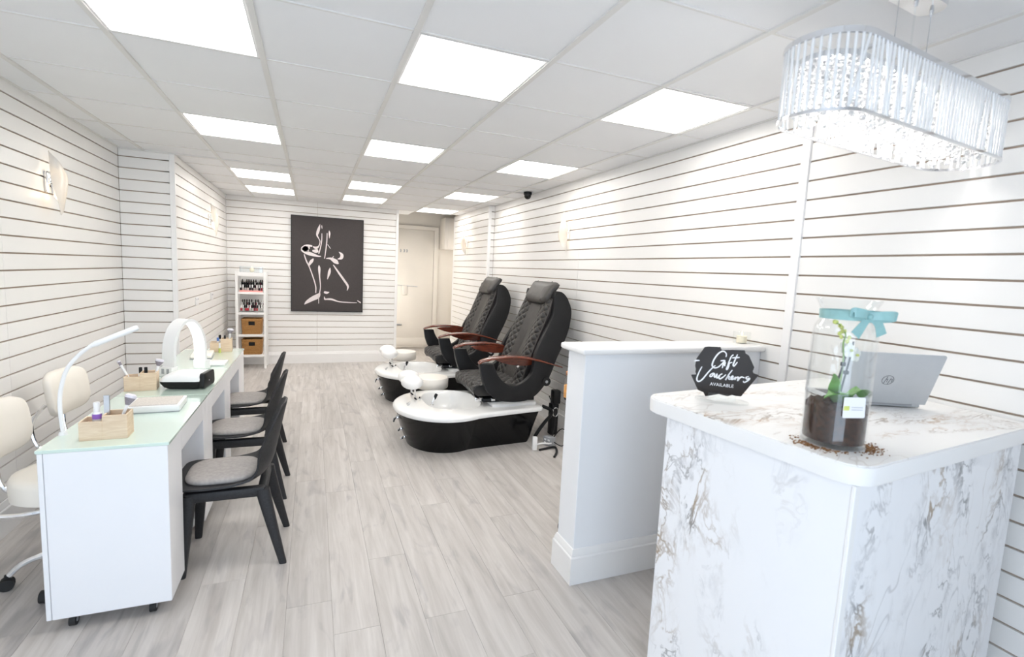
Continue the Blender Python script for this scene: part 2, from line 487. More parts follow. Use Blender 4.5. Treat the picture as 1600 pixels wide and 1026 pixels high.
def struct(name, bm, m, parent=None, ang=35, label=None):
    o = obj(name, bm, m, parent, ang)
    if parent is None:
        o['kind'] = 'structure'
        if label: o['label'] = label
    return o

def copy_tree(src, parent=None, loc=None, rz=None, label=None):
    c = src.copy(); COL.objects.link(c)
    if parent: c.parent = parent
    if loc is not None: c.location = loc
    if rz is not None: c.rotation_euler = (0, 0, rz)
    if label: c['label'] = label
    for ch in list(src.children): copy_tree(ch, c)
    return c

# ------------------------------------------------------------------ the room
XL, XR, XA, XS = -1.624, 2.452, -1.20, 2.365
YR, YB, YS, YE, YD = 5.60, 8.607, 6.95, 8.85, 9.95
ZC = 2.555
GAP = .0092
SKH = .19

# floor of grey oak planks
bm = new(); box(bm, -1.75, 3.4, FRONT_Y, 10.1, -.06, -.006)
floor = struct('floor', bm, M['groove'], label='pale grey oak laminate floor')
PW, PLEN = .2, 1.46
bm = new(); box(bm, -PW/2+.0003, PW/2-.0003, -PLEN/2+.0003, PLEN/2-.0003, -.007, 0, .0008, 1)
plank_me = mesh_of('plank', bm, M['plank'], 0)
known = {0: 3.595, 1: 2.673, 2: 2.113, 4: 2.15, -3: 2.686}
rnd = random.Random(3)
for i in range(-9, 12):
    x = .089+PW*i+PW/2
    e0 = known.get(i, 2.0+rnd.random()*PLEN)
    k0 = math.floor((FRONT_Y-e0)/PLEN)
    for k in range(k0, k0+10):
        ya, yb = e0+PLEN*k, e0+PLEN*(k+1)
        if yb < FRONT_Y+.2 or ya > 10.0: continue
        if x < XA-.1 and ya > 5.7: continue
        obj('plank', plank_me, None, floor, loc=(x, (ya+yb)/2, 0))

def slat_wall(name, a, b, zoff, nrm, z0=SKH, z1=ZC, splits=(), depth=.012, label=None):
    """Backing board plus one board per 100 mm course. a, b: floor points; nrm: inward normal."""
    a = Vector((*a, 0)); b = Vector((*b, 0)); n = Vector((*nrm, 0))
    u = (b-a).normalized(); Ln = (b-a).length
    bm = new()
    f = lambda p, q, w: a+u*p+n*w+Vector((0, 0, q))
    prism(bm, [(0, 0), (Ln, 0), (Ln, z1+.03), (0, z1+.03)], f, -.08, -depth)
    w = struct(name, bm, M['groove'], ang=0, label=label)
    cuts = [0]+list(splits)+[Ln]
    zs = [z0]
    k = math.ceil((z0+.02-zoff)/.1)
    while zoff+.1*k < z1-.015:
        zs.append(zoff+.1*k); k += 1
    zs.append(z1)
    cache = {}
    for za, zb in zip(zs, zs[1:]):
        q0 = za+(GAP/2 if za > z0 else 0); q1 = zb-(GAP/2 if zb < z1 else 0)
        for c0, c1 in zip(cuts, cuts[1:]):
            key = (round(q1-q0, 4), round(c1-c0, 4))
            if key not in cache:
                bm = new(); g = .0012
                prism(bm, [(g, 0), (c1-c0-g, 0), (c1-c0-g, q1-q0), (g, q1-q0)], lambda p, q, w: u*p+n*w+Vector((0, 0, q)), -depth-.001, 0, .0012, 1)
                cache[key] = mesh_of('slat', bm, M['slat'], 0)
            obj('slat', cache[key], None, w, loc=a+u*c0+Vector((0, 0, q0)))
    return w

def outer(name, x0, x1, y0, y1):
    bm = new(); box(bm, x0, x1, y0, y1, 0, 3.0); return struct(name, bm, M['paint'], ang=0)
outer('wall_left_outer', XL-.16, XL-.078, FRONT_Y, YR+.3)
outer('wall_left_infill', XL-.08, XA-.079, YR+.078, YB+.1)
outer('wall_right_outer', XR+.078, XR+.16, FRONT_Y, YS+.3)
outer('wall_right_infill', XS+.079, XR+.1, YS+.078, YE-.05)
bm = new(); box(bm, XL-.078, XL-.0135, YR, YR+.078, 0, ZC)
struct('wall_left_corner', bm, M['groove'], ang=0)
bm = new(); box(bm, XR+.0135, XR+.078, YS, YS+.078, 0, ZC)
struct('wall_right_corner', bm, M['groove'], ang=0)
ZL, ZRO = .0847, .0695
slat_wall('wall_left', (XL, FRONT_Y), (XL, YR), ZL, (1, 0), splits=(2.4, 4.8), label='left slat wall')
slat_wall('wall_left_return', (XL, YR), (XA-.035, YR), ZL, (0, -1), label='short slat return facing the room')
slat_wall('wall_left_alcove', (XA, YR+.012), (XA, YB), ZL, (1, 0), label='left slat wall of the rear half')
slat_wall('wall_back', (XA, YB), (1.30, YB), ZL, (0, -1), splits=(1.27,), label='back slat wall behind the picture')
slat_wall('wall_right', (XR, FRONT_Y), (XR, YS), ZRO, (-1, 0), splits=(1.5, 1.99-FRONT_Y, 5.5), label='right slat wall')
slat_wall('wall_right_step', (XS+.035, YS), (XR, YS), ZRO, (0, -1), label='narrow slat step of the right wall')
slat_wall('wall_right_far', (XS, YS+.012), (XS, YE), ZRO, (-1, 0), label='far right slat wall')

def simple(name, x0, x1, y0, y1, z0, z1, m, parent=None, bev=.002, label=None):
    bm = new(); box(bm, x0, x1, y0, y1, z0, z1, bev, 1)
    return struct(name, bm, m, parent, 0, label)
simple('trim_1', XA-.036, XA+.006, YR-.006, YR+.03, 0, ZC, M['trim'], label='white corner bead of the left return')
simple('trim_2', 1.293, 1.335, YB-.006, YB+.12, 0, ZC, M['trim'], label='white end bead of the back wall')
simple('trim_3', XR-.010, XR+.01, 1.962, 2.012, 0, ZC, M['trim'], label='white joint strip on the right wall')
simple('trim_4', XS-.006, XS+.036, YS-.006, YS+.03, 0, ZC, M['trim'], label='white corner bead of the right wall step')
simple('trim_5', XS-.004, XS+.09, YE-.002, YE+.03, 0, ZC, M['trim'], label='white end bead of the far right wall')
simple('wall_back_core', -1.3, 1.293, YB+.085, YB+.12, 0, ZC, M['paint'])

def skirting(name, a, b, nrm, label=None):
    a = Vector((*a, 0)); b = Vector((*b, 0)); n = Vector((*nrm, 0)); u = (b-a).normalized(); Ln = (b-a).length
    prof = [(0, 0), (.020, 0), (.020, .145), (.017, .150), (.014, .152), (.014, .160), (.010, .172), (.006, .188), (0, .19)]
    bm = new()
    loft(bm, [[a+n*p+Vector((0, 0, q)) for p, q in prof], [a+u*Ln+n*p+Vector((0, 0, q)) for p, q in prof]])
    return struct(name, bm, M['skirt'], ang=20, label=label)
skirting('baseboard_left', (XL, FRONT_Y), (XL, YR), (1, 0))
skirting('baseboard_left_return', (XL, YR), (XA+.02, YR), (0, -1))
skirting('baseboard_left_alcove', (XA, YR-.02), (XA, YB), (1, 0))
skirting('baseboard_back', (XA, YB), (1.335, YB), (0, -1))
skirting('baseboard_right', (XR, FRONT_Y), (XR, YS), (-1, 0))
skirting('baseboard_right_far', (XS, YS-.02), (XS, YE), (-1, 0))
skirting('baseboard_corridor', (.63, YD), (1.53, YD), (0, -1))

# corridor behind the back wall
bm = new(); box(bm, .55, 3.4, YD, YD+.1, 0, 2.95)
struct('wall_corridor_end', bm, M['oldwhite'], ang=0, label='cream end wall of the corridor')
bm = new(); box(bm, .55, .63, YB+.12, YD, 0, 2.95)
struct('wall_corridor_left', bm, M['oldwhite'], ang=0)
bm = new(); box(bm, 3.3, 3.4, 8.7, YD, 0, 2.95)
struct('wall_corridor_right', bm, M['oldwhite'], ang=0)
bm = new(); box(bm, XS+.09, 3.4, YE-.05, YE+.03, 0, 2.95)
struct('wall_corridor_front', bm, M['oldwhite'], ang=0)
simple('trim_6', 1.50, 2.33, YD-.035, YD-.001, 2.36, 2.43, M['oldwhite'], label='head of the corridor door frame')
simple('trim_7', 2.245, 2.33, YD-.035, YD-.001, 0, 2.36, M['oldwhite'], label='right jamb of the corridor door frame')
simple('trim_8', 1.36, 1.46, YD-.035, YD-.001, 0, 2.43, M['oldwhite'], label='left jamb of the corridor door frame')
bm = new(); box(bm, 1.465, 2.24, YD-.03, YD-.002, .03, 2.355, .004)
door = struct('door_1', bm, M['oldwhite'], label='flush cream door at the end of the corridor')
bm = new(); box(bm, 1.465, 2.24, YD-.040, YD-.031, .07, .22, .004)
obj('kick_board', bm, M['oldwhite'], door)
bm = new(); cyl(bm, (1.47, YD-.045, 1.265), (1.93, YD-.045, 1.245), .007, n=8)
obj('slide_bar', bm, M['steel'], door)
bm = new(); box(bm, 1.63, 1.72, YD-.06, YD-.031, 1.07, 1.26, .008); box(bm, 1.665, 1.685, YD-.064, YD-.059, 1.12, 1.19, .002, 1, 1)
obj('bolt_plate', bm, [M['oldwhite'], M['steel']], door)
bm = new(); box(bm, 1.47, 1.64, YD-.05, YD-.031, .47, .50, .004)
obj('lower_bolt', bm, M['steel'], door)
bm = new()   # small dark letters, too blurred to read
for x0, w in ((1.575, .028), (1.640, .034), (1.690, .036)):
    prism(bm, [(x0, 1.905), (x0+w*.8, 1.905), (x0+w, 1.935), (x0+w*.75, 1.965), (x0+w*.1, 1.965), (x0+w*.3, 1.935)], lambda u, v, w_: Vector((u, w_, v)), YD-.0325, YD-.030)
obj('door_lettering', bm, M['grey_pl'], door)

for loc, w in (((2.85, 9.0, 1.7), 4.5), ((.85, 9.2, 1.15), 12.0)):      # unseen fill lights added to brighten the corridor, left and right of the opening
    l = bpy.data.lights.new('corridor_fill_light', 'POINT'); l.energy = w; l.color = (1, .96, .90); l.shadow_soft_size = .12
    lo = bpy.data.objects.new('corridor_fill_light', l); lo.location = loc; COL.objects.link(lo)

# ------------------------------------------------------------------ ceiling: tiles, bars, light panels
GX = [-1.43+.605*i for i in range(7)]            # runners
Y1 = [2.7526+.6229*k for k in range(-6, 5)]      # cross bars of the front half
YJ = 5.605                                       # the wide joint
Y2 = [6.05-.45+.001] + [6.05+.626*k for k in range(0, 6)]
bm = new(); box(bm, -1.9, 3.4, FRONT_Y-.1, 10.1, 2.93, 3.0)
ceiling = struct('ceiling', bm, M['void'], label='suspended tile ceiling')
lights = {}
cols = [XL]+GX+[XR]
rows1 = [FRONT_Y]+[y for y in Y1 if y > FRONT_Y+.1]+[YJ]
rows2 = [YJ]+[6.05+.626*k for k in range(0, 6)]
def light_cell(ci, yc):
    c = ci-1     # column index between runners
    if c not in (1, 3, 5): return False
    if yc < YJ: return any(abs(yc-t) < .1 for t in (2.441, 4.309))
    if c == 5: return any(abs(yc-t) < .1 for t in (6.363, 8.241))
    return any(abs(yc-t) < .1 for t in (6.363, 7.615))
tile_cache = {}
cells = []
for rows in (rows1, rows2):
    for y0, y1 in zip(rows, rows[1:]):
        for ci, (x0, x1) in enumerate(zip(cols, cols[1:])):
            yc = (y0+y1)/2; xc = (x0+x1)/2
            if yc > YR and x1 < XA+.3 and x0 < XA-.1:      # left of the alcove wall
                if x1 <= XA: continue
                x0 = XA
            ytop = y1
            if yc > YB-.4 and x1 < 1.1: ytop = min(y1, YB)
            if y0 >= YB and x1 < 1.1: continue
            if y0 > 8.5 and 1.0 < xc: 
                if not (xc < 1.55 and y0 < 9.1): continue
            if ytop-y0 < .02: continue
            if light_cell(ci, yc):
                cells.append((xc, yc, x1-x0, y1-y0)); continue
            key = (round(x1-x0, 3), round(ytop-y0, 3))
            if key not in tile_cache:
                bm = new(); w, d = key
                box(bm, -w/2+.004, w/2-.004, -d/2+.004, d/2-.004, 0, .015, .002, 1)
                tile_cache[key] = mesh_of('ceiling_tile', bm, M['ceil'], 0)
            obj('ceiling_tile', tile_cache[key], None, ceiling, loc=((x0+x1)/2, (y0+ytop)/2, ZC+.002+rnd.random()*.002))
for i, x in enumerate(GX):
    ya, yb = FRONT_Y, (YR if i == 0 else (8.62 if i < 4 else (9.2 if i == 4 else 8.55)))
    bm = new(); box(bm, x-.013, x+.013, ya, yb, ZC-.006, ZC+.03, .001, 1)
    obj('ceiling_runner', bm, M['bar'], ceiling, 0)
for rows in (rows1[1:-1], rows2[1:]):
    for y in rows:
        xa = XL if y < YR else XA
        xb = XR if y < 8.5 else (2.36 if y < 8.6 else 1.6)
        if y > YB and y > 8.6: xa = 1.3
        if y > 9.3: continue
        bm = new(); box(bm, xa, xb, y-.006, y+.006, ZC-.002, ZC+.03, .001, 1)
        obj('ceiling_cross_bar', bm, M['bar'], ceiling, 0)
bm = new(); box(bm, XL, XR, YJ-.02, YJ+.02, ZC-.010, ZC+.03, .002, 1)
obj('ceiling_joint_bar', bm, M['bar'], ceiling, 0)
for nm, (x0, x1, y0, y1) in {'wall_angle': (XR-.018, XR, FRONT_Y, YS), 'wall_angle.001': (XL, XL+.018, FRONT_Y, YR), 'wall_angle.002': (XA, 1.3, YB-.018, YB)}.items():
    bm = new(); box(bm, x0, x1, y0, y1, ZC-.003, ZC+.02, .001, 1)
    obj('wall_angle', bm, M['bar'], ceiling, 0)
colname = {0: 'left', 1: 'middle', 2: 'right'}
bycol = {}
for xc, yc, w, d in sorted(cells, key=lambda c: c[1]):
    ci = min(range(3), key=lambda j: abs(xc-(-.5225, .6875, 1.9)[j]))
    bycol.setdefault(ci, []).append((xc, yc, w, d))
ordn = ['nearest', 'second nearest', 'third nearest', 'farthest']
proto = {}
for ci, L_ in bycol.items():
    for k, (xc, yc, w, d) in enumerate(L_):
        t = thing('ceiling_light', 'square white LED ceiling panel, %s of four in the %s row' % (ordn[k], colname[ci]), 'ceiling light', (xc, yc, ZC), 0, 'square LED panels in the ceiling')
        key = (round(w, 3), round(d, 3))
        if key not in proto:
            a, b_ = w/2-.014, d/2-.010
            bm = new()
            o = [(-a, -b_), (a, -b_), (a, b_), (-a, b_)]; s = .010
            i_ = [(-a+s, -b_+s), (a-s, -b_+s), (a-s, b_-s), (-a+s, b_-s)]
            loft(bm, [[Vector((x, y, .03)) for x, y in o], [Vector((x, y, -.002)) for x, y in o], [Vector((x, y, -.002)) for x, y in i_], [Vector((x, y, .004)) for x, y in i_], [Vector((x, y, .03)) for x, y in i_]], False)
            fr = mesh_of('frame', bm, M['trim'], 0)
            bm = new(); box(bm, -a+s, a-s, -b_+s, b_-s, .003, .012)
            proto[key] = (fr, mesh_of('diffuser', bm, M['led'], 0))
        obj('frame', proto[key][0], None, t); obj('diffuser', proto[key][1], None, t)

# shopfront behind the camera: piers, head and sill around the open glazing
simple('wall_front_left', -1.75, XL+.05, FRONT_Y-.12, FRONT_Y, 0, ZC, M['paint'])
simple('wall_front_right', .75, XR+.1, FRONT_Y-.12, FRONT_Y, 0, ZC, M['paint'])
simple('wall_front_head', -1.75, XR+.1, FRONT_Y-.12, FRONT_Y, 2.32, 3.0, M['paint'])
simple('wall_front_sill', -1.75, XR+.1, FRONT_Y-.12, FRONT_Y, 0, .10, M['paint'])
# ------------------------------------------------------------------ half-height partition
px0, px1, py0, py1 = 1.270, XR-.001, 2.146, 2.325
bm = new(); box(bm, px0, px1, py0, py1, 0, 1.225, .003, 1)
part = struct('wall_partition', bm, M['paint'], label='half height white partition beside the reception desk')
bm = new(); box(bm, px0-.035, px1, py0-.035, py1+.035, 1.222, 1.256, .013, 3)
obj('cap', bm, M['skirt'], part)
prof = [(0, 0), (.020, 0), (.020, .145), (.017, .150), (.014, .152), (.014, .160), (.010, .172), (.005, .188), (-.001, .19)]
bm = new()
loft(bm, [[Vector((px1, py0-p, q)) for p, q in prof], [Vector((px0-p, py0-p, q)) for p, q in prof], [Vector((px0-p, py1+p, q)) for p, q in prof], [Vector((px1, py1+p, q)) for p, q in prof]])
obj('skirting_board', bm, M['skirt'], part, 20)

# ------------------------------------------------------------------ reception counter
ca = R(6.0)
cu = Vector((math.cos(ca), math.sin(ca), 0)); cv = Vector((-math.sin(ca), math.cos(ca), 0))
C0 = Vector((1.326, .824, 0))
def wl(p): # world -> counter local
    d = Vector(p)-C0; return Vector((d.dot(cu), d.dot(cv), d.z))
ctr = thing('reception_counter', 'marble effect reception counter with thick white edged worktop', 'reception desk', C0, ca)
BH, ST = 1.095, 1.15
bm = new(); box(bm, 0, .022, .004, .672, .06, BH, .002, 1)
obj('left_panel', bm, M['marble_l'], ctr)
bm = new(); box(bm, .022, 1.08, 0, .022, .06, BH, .002, 1)
obj('front_panel', bm, M['marble_f'], ctr)
bm = new(); box(bm, -.003, .024, -.003, .008, .06, BH, .002, 1)
obj('corner_strip', bm, M['trim'], ctr)
bm = new(); box(bm, .03, 1.06, .03, .64, 0, .06)
obj('plinth', bm, M['trim'], ctr)
bm = new(); box(bm, 1.05, 1.07, .03, .66, .06, BH, .002, 1); box(bm, .03, 1.05, .03, .66, .72, .74)
obj('inner_carcass', bm, M['trim'], ctr)
def rounded(poly, rads, k=8):
    out = []; n = len(poly)
    for i, p in enumerate(poly):
        p = Vector(p); a = Vector(poly[i-1]); b = Vector(poly[(i+1) % n]); r = rads[i]
        if r == 0: out.append((p.x, p.y)); continue
        d1 = (a-p).normalized(); d2 = (b-p).normalized()
        th = d1.angle(d2); t = r/math.tan(th/2)
        p1 = p+d1*t; p2 = p+d2*t; c = p+(d1+d2).normalized()*(r/math.sin(th/2))
        a1 = math.atan2(p1.y-c.y, p1.x-c.x); a2 = math.atan2(p2.y-c.y, p2.x-c.x)
        da = (a2-a1+PI) % (2*PI)-PI
        for j in range(k+1): out.append((c.x+r*math.cos(a1+da*j/k), c.y+r*math.sin(a1+da*j/k)))
    return out
rw = XR-.004
def rightedge(v):  # u where the slab meets the right wall, at local v
    return (rw-C0.x-v*cv.x)/cu.x
slab = [(-.014, -.022), (rightedge(-.022), -.022), (rightedge(.80), .80), (-.014, .80)]
slab = rounded(slab, [.07, 0, 0, .08])
bm = new(); prism(bm, slab, lambda u, v, w: Vector((u, v, w)), BH, ST-.004, .003, 2)
top = obj('worktop', bm, M['trim'], ctr)
def inset(poly, d):
    c = Vector((sum(p[0] for p in poly)/len(poly), sum(p[1] for p in poly)/len(poly)))
    n = len(poly); out = []
    for i in range(n):
        a = Vector(poly[i-1]); p = Vector(poly[i]); b = Vector(poly[(i+1) % n])
        t = ((p-a).normalized()+(b-p).normalized()).normalized(); nn = Vector((-t.y, t.x))
        out.append((p.x+nn.x*d, p.y+nn.y*d))
    return out
bm = new(); prism(bm, inset(slab, .004), lambda u, v, w: Vector((u, v, w)), ST-.004, ST, .001, 1)
obj('marble_surface', bm, M['marble_t'], top)

# ------------------------------------------------------------------ things on the counter
# hexagon sign on a clear foot
SU = Vector((.76, -.65, 0)).normalized()
sg = thing('counter_sign', 'dark hexagonal acrylic gift voucher sign with white script on clear foot', 'sign', (1.482, 1.457, ST), math.atan2(SU.y, SU.x))
SIGN_OUT = [(-.0781,.2074),(-.0646,.2106),(-.0213,.2127),(-.0154,.2018),(.0233,.2063),(.0653,.2081),(.0687,.1979),(.0813,.1898),(.1036,.1471),(.0999,.1307),(.1028,.1244),(.1219,.1186),(.0683,.0291),(.0502,.0282),(.0365,.0311),(.0199,.0235),(.0049,.026),(-.0115,.0286),(-.0591,.0135),(-.0679,.0284),(-.0889,.0355),(-.1192,.0929),(-.1004,.0969),(-.1038,.107),(-.1034,.118),(-.1071,.1314),(-.1059,.148),(-.1055,.1576)]
SIGN_ST = [[(.0015,.1765),(.002,.1873),(-.0038,.1956),(-.0138,.1973),(-.0265,.1872),(-.0384,.1671),(-.0443,.1489),(-.0445,.1367),(-.0364,.1302),(-.0243,.1334),(-.013,.1454),(-.0038,.159)],[(-.0162,.1594),(-.0016,.162),(-.0058,.1475),(-.0081,.1316)],[(-.0025,.1519),(.001,.155),(-.001,.144),(.0021,.1416)],[(.0273,.188),(.0207,.1811),(.0149,.1631),(.0107,.1425),(.0071,.13),(.0105,.1298),(.0143,.1429),(.0159,.1525),(.0251,.1588)],[(.0412,.1904),(.035,.1705),(.0296,.1491),(.0336,.1447),(.0431,.1607)],[(.0236,.1753),(.0499,.1795)],[(-.0816,.13),(-.0889,.1114),(-.0954,.0886),(-.0957,.0748),(-.088,.0702),(-.0761,.0798),(-.0594,.1064),(-.0438,.1286),(-.0335,.1397)],[(-.0408,.1079),(-.0478,.1022),(-.0496,.0944),(-.0434,.0951),(-.0387,.1046),(-.0408,.1079),(-.0339,.1065),(-.034,.0956),(-.0296,.0947),(-.0245,.1076),(-.0253,.0939),(-.0219,.0915),(-.0167,.103)],[(-.0054,.1097),(-.0131,.1048),(-.0166,.0935),(-.0118,.0894),(-.0014,.0979),(.0075,.1084)],[(.0283,.1283),(.0183,.111),(.0075,.0867),(.0133,.0988),(.0199,.1022),(.0188,.0921),(.0238,.0908)],[(.0238,.0908),(.0328,.0999),(.0318,.1052),(.0265,.0992),(.0291,.0914),(.038,.0962),(.0428,.1027),(.0404,.0906)],[(.0404,.0906),(.0445,.0991),(.0519,.1032),(.0504,.0885),(.0559,.0991),(.0638,.1053),(.0688,.104),(.0737,.1024)],[(.088,.1094),(.0788,.1052),(.0817,.0993),(.0917,.1029),(.0854,.0931),(.0741,.0848),(.0705,.0903)],[(-.111,.148),(-.105,.1519),(-.0924,.1535)]]
bm = new(); prism(bm, SIGN_OUT, lambda u, v, w: Vector((u, w, v)), -.0018, .0018)
obj('plaque', bm, M['sign'], sg, 0)
bm = new()
for s in SIGN_ST:
    P = smooth_path([(u, 0, v) for u, v in s], 4)
    n = len(P)
    L_ = []
    for i, p in enumerate(P):
        t = (P[min(i+1, n-1)]-P[max(i-1, 0)]).normalized(); q = Vector((-t.z, 0, t.x))
        hw = .0022*(.75+.5*math.sin(PI*min(1, i/max(1, n-1))))
        L_.append([p+q*hw+Vector((0, -.0030, 0)), p-q*hw+Vector((0, -.0030, 0)), p-q*hw+Vector((0, -.0019, 0)), p+q*hw+Vector((0, -.0019, 0))])
    loft(bm, L_)
obj('script_lettering', bm, M['whitemark'], sg)
def text_mesh(name, body, size, m, parent, loc, rot, shear=0, extrude=.0004):
    cu_ = bpy.data.curves.new(name, 'FONT'); cu_.body = body; cu_.size = size; cu_.align_x = 'CENTER'; cu_.align_y = 'CENTER'; cu_.extrude = extrude; cu_.shear = shear
    cu_.resolution_u = 3
    tmp = bpy.data.objects.new(name+'_curve', cu_); COL.objects.link(tmp)
    dg = bpy.context.evaluated_depsgraph_get()
    me = bpy.data.meshes.new_from_object(tmp.evaluated_get(dg)); me.materials.clear(); me.materials.append(m)
    bpy.data.objects.remove(tmp)
    o = bpy.data.objects.new(name, me); COL.objects.link(o); o.parent = parent; o.location = loc; o.rotation_euler = rot
    return o
text_mesh('small_lettering', 'AVAILABLE', .0175, M['whitemark'], sg, (-.0042, -.0025, .0648), (R(90), 0, 0))
bm = new()
loft(bm, [[Vector((.098*s*math.cos(2*PI*i/32), .05*s*math.sin(2*PI*i/32), z)) for i in range(32)] for s, z in ((.97, 0), (1, .002), (1, .007), (.96, .009))])
box(bm, -.05, .05, -.006, .006, .008, .032, .001, 1)
obj('clear_foot', bm, M['clear'], sg)

# orchid in a tall glass vase
VC = (1.450, .985, ST)
vs = thing('orchid_vase', 'tall clear glass vase holding a white orchid, aqua bow round its neck', 'vase', VC)
vp = [(.080, 0), (.084, .004), (.084, .02), (.083, .330), (.079, .352), (.069, .370), (.067, .385), (.069, .400), (.078, .418), (.083, .428)]
bm = new()
loft(bm, [circ((0, 0, z), r, 40) for r, z in vp], False)
inn = [(r-.003, z) for r, z in vp[::-1][:-3]]+[(.081, .014)]
loft(bm, [circ((0, 0, z), r, 40) for r, z in inn], False)
bm.verts.ensure_lookup_table()
loft(bm, [circ((0, 0, .428), .083, 40), circ((0, 0, .430), .0815, 40), circ((0, 0, .428), .080, 40)], False)
loft(bm, [circ((0, 0, .0005), .080, 40), circ((0, 0, .0005), .001, 40)], False)
loft(bm, [circ((0, 0, .014), .081, 40), circ((0, 0, .014), .001, 40)], False)
obj('glass_body', bm, M['glass'], vs, 40, recalc=False)
bm = new()
rr = random.Random(5)
prof = [(.079, .0145), (.0795, .02), (.0795, .118), (.07, .127), (.04, .122), (.001, .126)]
L_ = []
for r, z in prof:
    L_.append([Vector((r*math.cos(2*PI*i/40), r*math.sin(2*PI*i/40), z+(rr.uniform(-.006, .006) if z > .11 else 0))) for i in range(40)])
loft(bm, L_)
obj('potting_bark', bm, M['soil'], vs, 20)
def leaf(bm, path, w, fold=.25):
    P = smooth_path(path, 5); n = len(P); rows = []
    for i, p in enumerate(P):
        t = (P[min(i+1, n-1)]-P[max(i-1, 0)]).normalized()
        s = t.cross(Vector((0, 0, 1)));  s = s.normalized() if s.length > .01 else Vector((1, 0, 0))
        k = i/(n-1); ww = w*max(.06, math.sin(PI*(.12+.86*k))**.7)
        up = s.cross(t).normalized()
        rows.append([p+s*ww*a+up*abs(a)*ww*fold for a in (-1, -.5, 0, .5, 1)])
    return grid(bm, rows)
for path, w in ([(-.005, 0, .12), (-.03, -.01, .15), (-.045, -.02, .185), (-.055, -.02, .215)], .016), \
        ([(-.005, -.015, .12), (-.032, -.03, .150), (-.058, -.028, .158), (-.073, -.012, .142)], .032), \
        ([(.0, -.02, .12), (-.012, -.03, .15), (-.02, -.04, .16), (-.045, -.052, .15)], .022), \
        ([(.02, .0, .12), (.045, -.02, .155), (.058, -.03, .165), (.068, -.025, .14)], .026):
    bm = new(); leaf(bm, path, w); solid(bm, .0015); obj('leaf', bm, M['leaf'], vs, 60)
for path in ([(-.012, 0, .11), (-.005, 0, .19), (.012, 0, .25), (.016, 0, .29)], [(-.012, -.01, .11), (.002, -.01, .18), (.026, -.005, .25), (.042, 0, .305)]):
    bm = new(); tube(bm, smooth_path(path, 5), .0025, 6); obj('support_stake', bm, M['stake'], vs)
bm = new(); box(bm, .003, .013, -.006, .006, .232, .244, .002); box(bm, .014, .025, -.010, .002, .208, .219, .002); obj('stake_clip', bm, M['stake'], vs)
sp = smooth_path([(.0, .002, .12), (.006, 0, .2), (.006, 0, .26), (-.002, 0, .30), (.004, 0, .325), (-.012, .003, .345), (-.03, 0, .357), (-.05, 0, .362)], 6)
bm = new(); tube(bm, sp, [.0028-.0016*i/(len(sp)-1) for i in range(len(sp))], 6); obj('flower_stem', bm, M['stem'], vs)
for p in ((-.05, 0, .364), (-.036, .004, .362), (-.028, -.008, .348), (-.014, .008, .352), (-.032, -.006, .33), (.006, .006, .335), (-.018, -.004, .336), (.012, -.006, .318), (-.002, .008, .318), (.014, 0, .306)):
    bm = new(); ellipsoid(bm, p, .006, .005, .0065, 8, 6); obj('flower_bud', bm, M['bud'], vs)
for (cx, cy, cz) in ((.008, -.012, .282), (.034, -.014, .268), (.022, .012, .290)):
    bm = new()
    for k in range(5):
        a = 2*PI*k/5+.3
        c = Vector((cx, cy, cz)); d = Vector((math.cos(a), -.15, math.sin(a)))
        ellipsoid(bm, c+d*.012, .011, .004, .011, 8, 6)
    ellipsoid(bm, (cx, cy-.008, cz), .004, .005, .004, 8, 6, 1)
    obj('flower', bm, [M['petal'], M['bud']], vs)
bm = new()
loft(bm, [circ((0, 0, z), r, 40) for r, z in ((.0695, .372), (.0702, .385), (.0705, .398))], False); solid(bm, .001)
rb = obj('ribbon_band', bm, M['ribbon'], vs)
# bow, in a plane facing the room
bd = Vector((-.272, -.962, 0)).normalized(); bs = Vector((.962, -.272, 0)).normalized()
bc = bd*.074+Vector((0, 0, .386))
def bowstrip(pts, w0, w1, nm='bow_loop'):
    P = smooth_path(pts, 6); n = len(P); rows = []
    for i, p in enumerate(P):
        k = i/(n-1); w = w0+(w1-w0)*k
        t = (P[min(i+1, n-1)]-P[max(i-1, 0)]); t2 = Vector((-t.y, t.x)).normalized() if t.length > 0 else Vector((0, 1))
        q = bc+bs*p.x*1.05+Vector((0, 0, p.y*1.15))+bd*p.z
        off = bs*t2.x+Vector((0, 0, t2.y))
        rows.append([q+off*w*1.35, q, q-off*w*1.35])
    bm = new(); grid(bm, rows); solid(bm, .0012); obj(nm, bm, M['ribbon'], rb, 60)
bowstrip([(.0, .0, .003), (-.02, .006, .018), (-.05, .010, .02), (-.052, .008, .012), (-.02, .002, .008), (0, 0, .002)], .008, .012)
bowstrip([(.0, .0, .003), (.025, .004, .018), (.058, .004, .02), (.06, .002, .012), (.03, 0, .008), (0, 0, .002)], .008, .013)
bowstrip([(0, 0, .006), (-.018, -.022, .008), (-.036, -.046, .008)], .006, .012, 'bow_tail')
bowstrip([(0, 0, .006), (.026, -.016, .008), (.040, -.044, .008)], .006, .012, 'bow_tail')
bm = new(); ellipsoid(bm, bc+bd*.008, .009, .008, .009, 10, 8); obj('bow_knot', bm, M['ribbon'], rb)
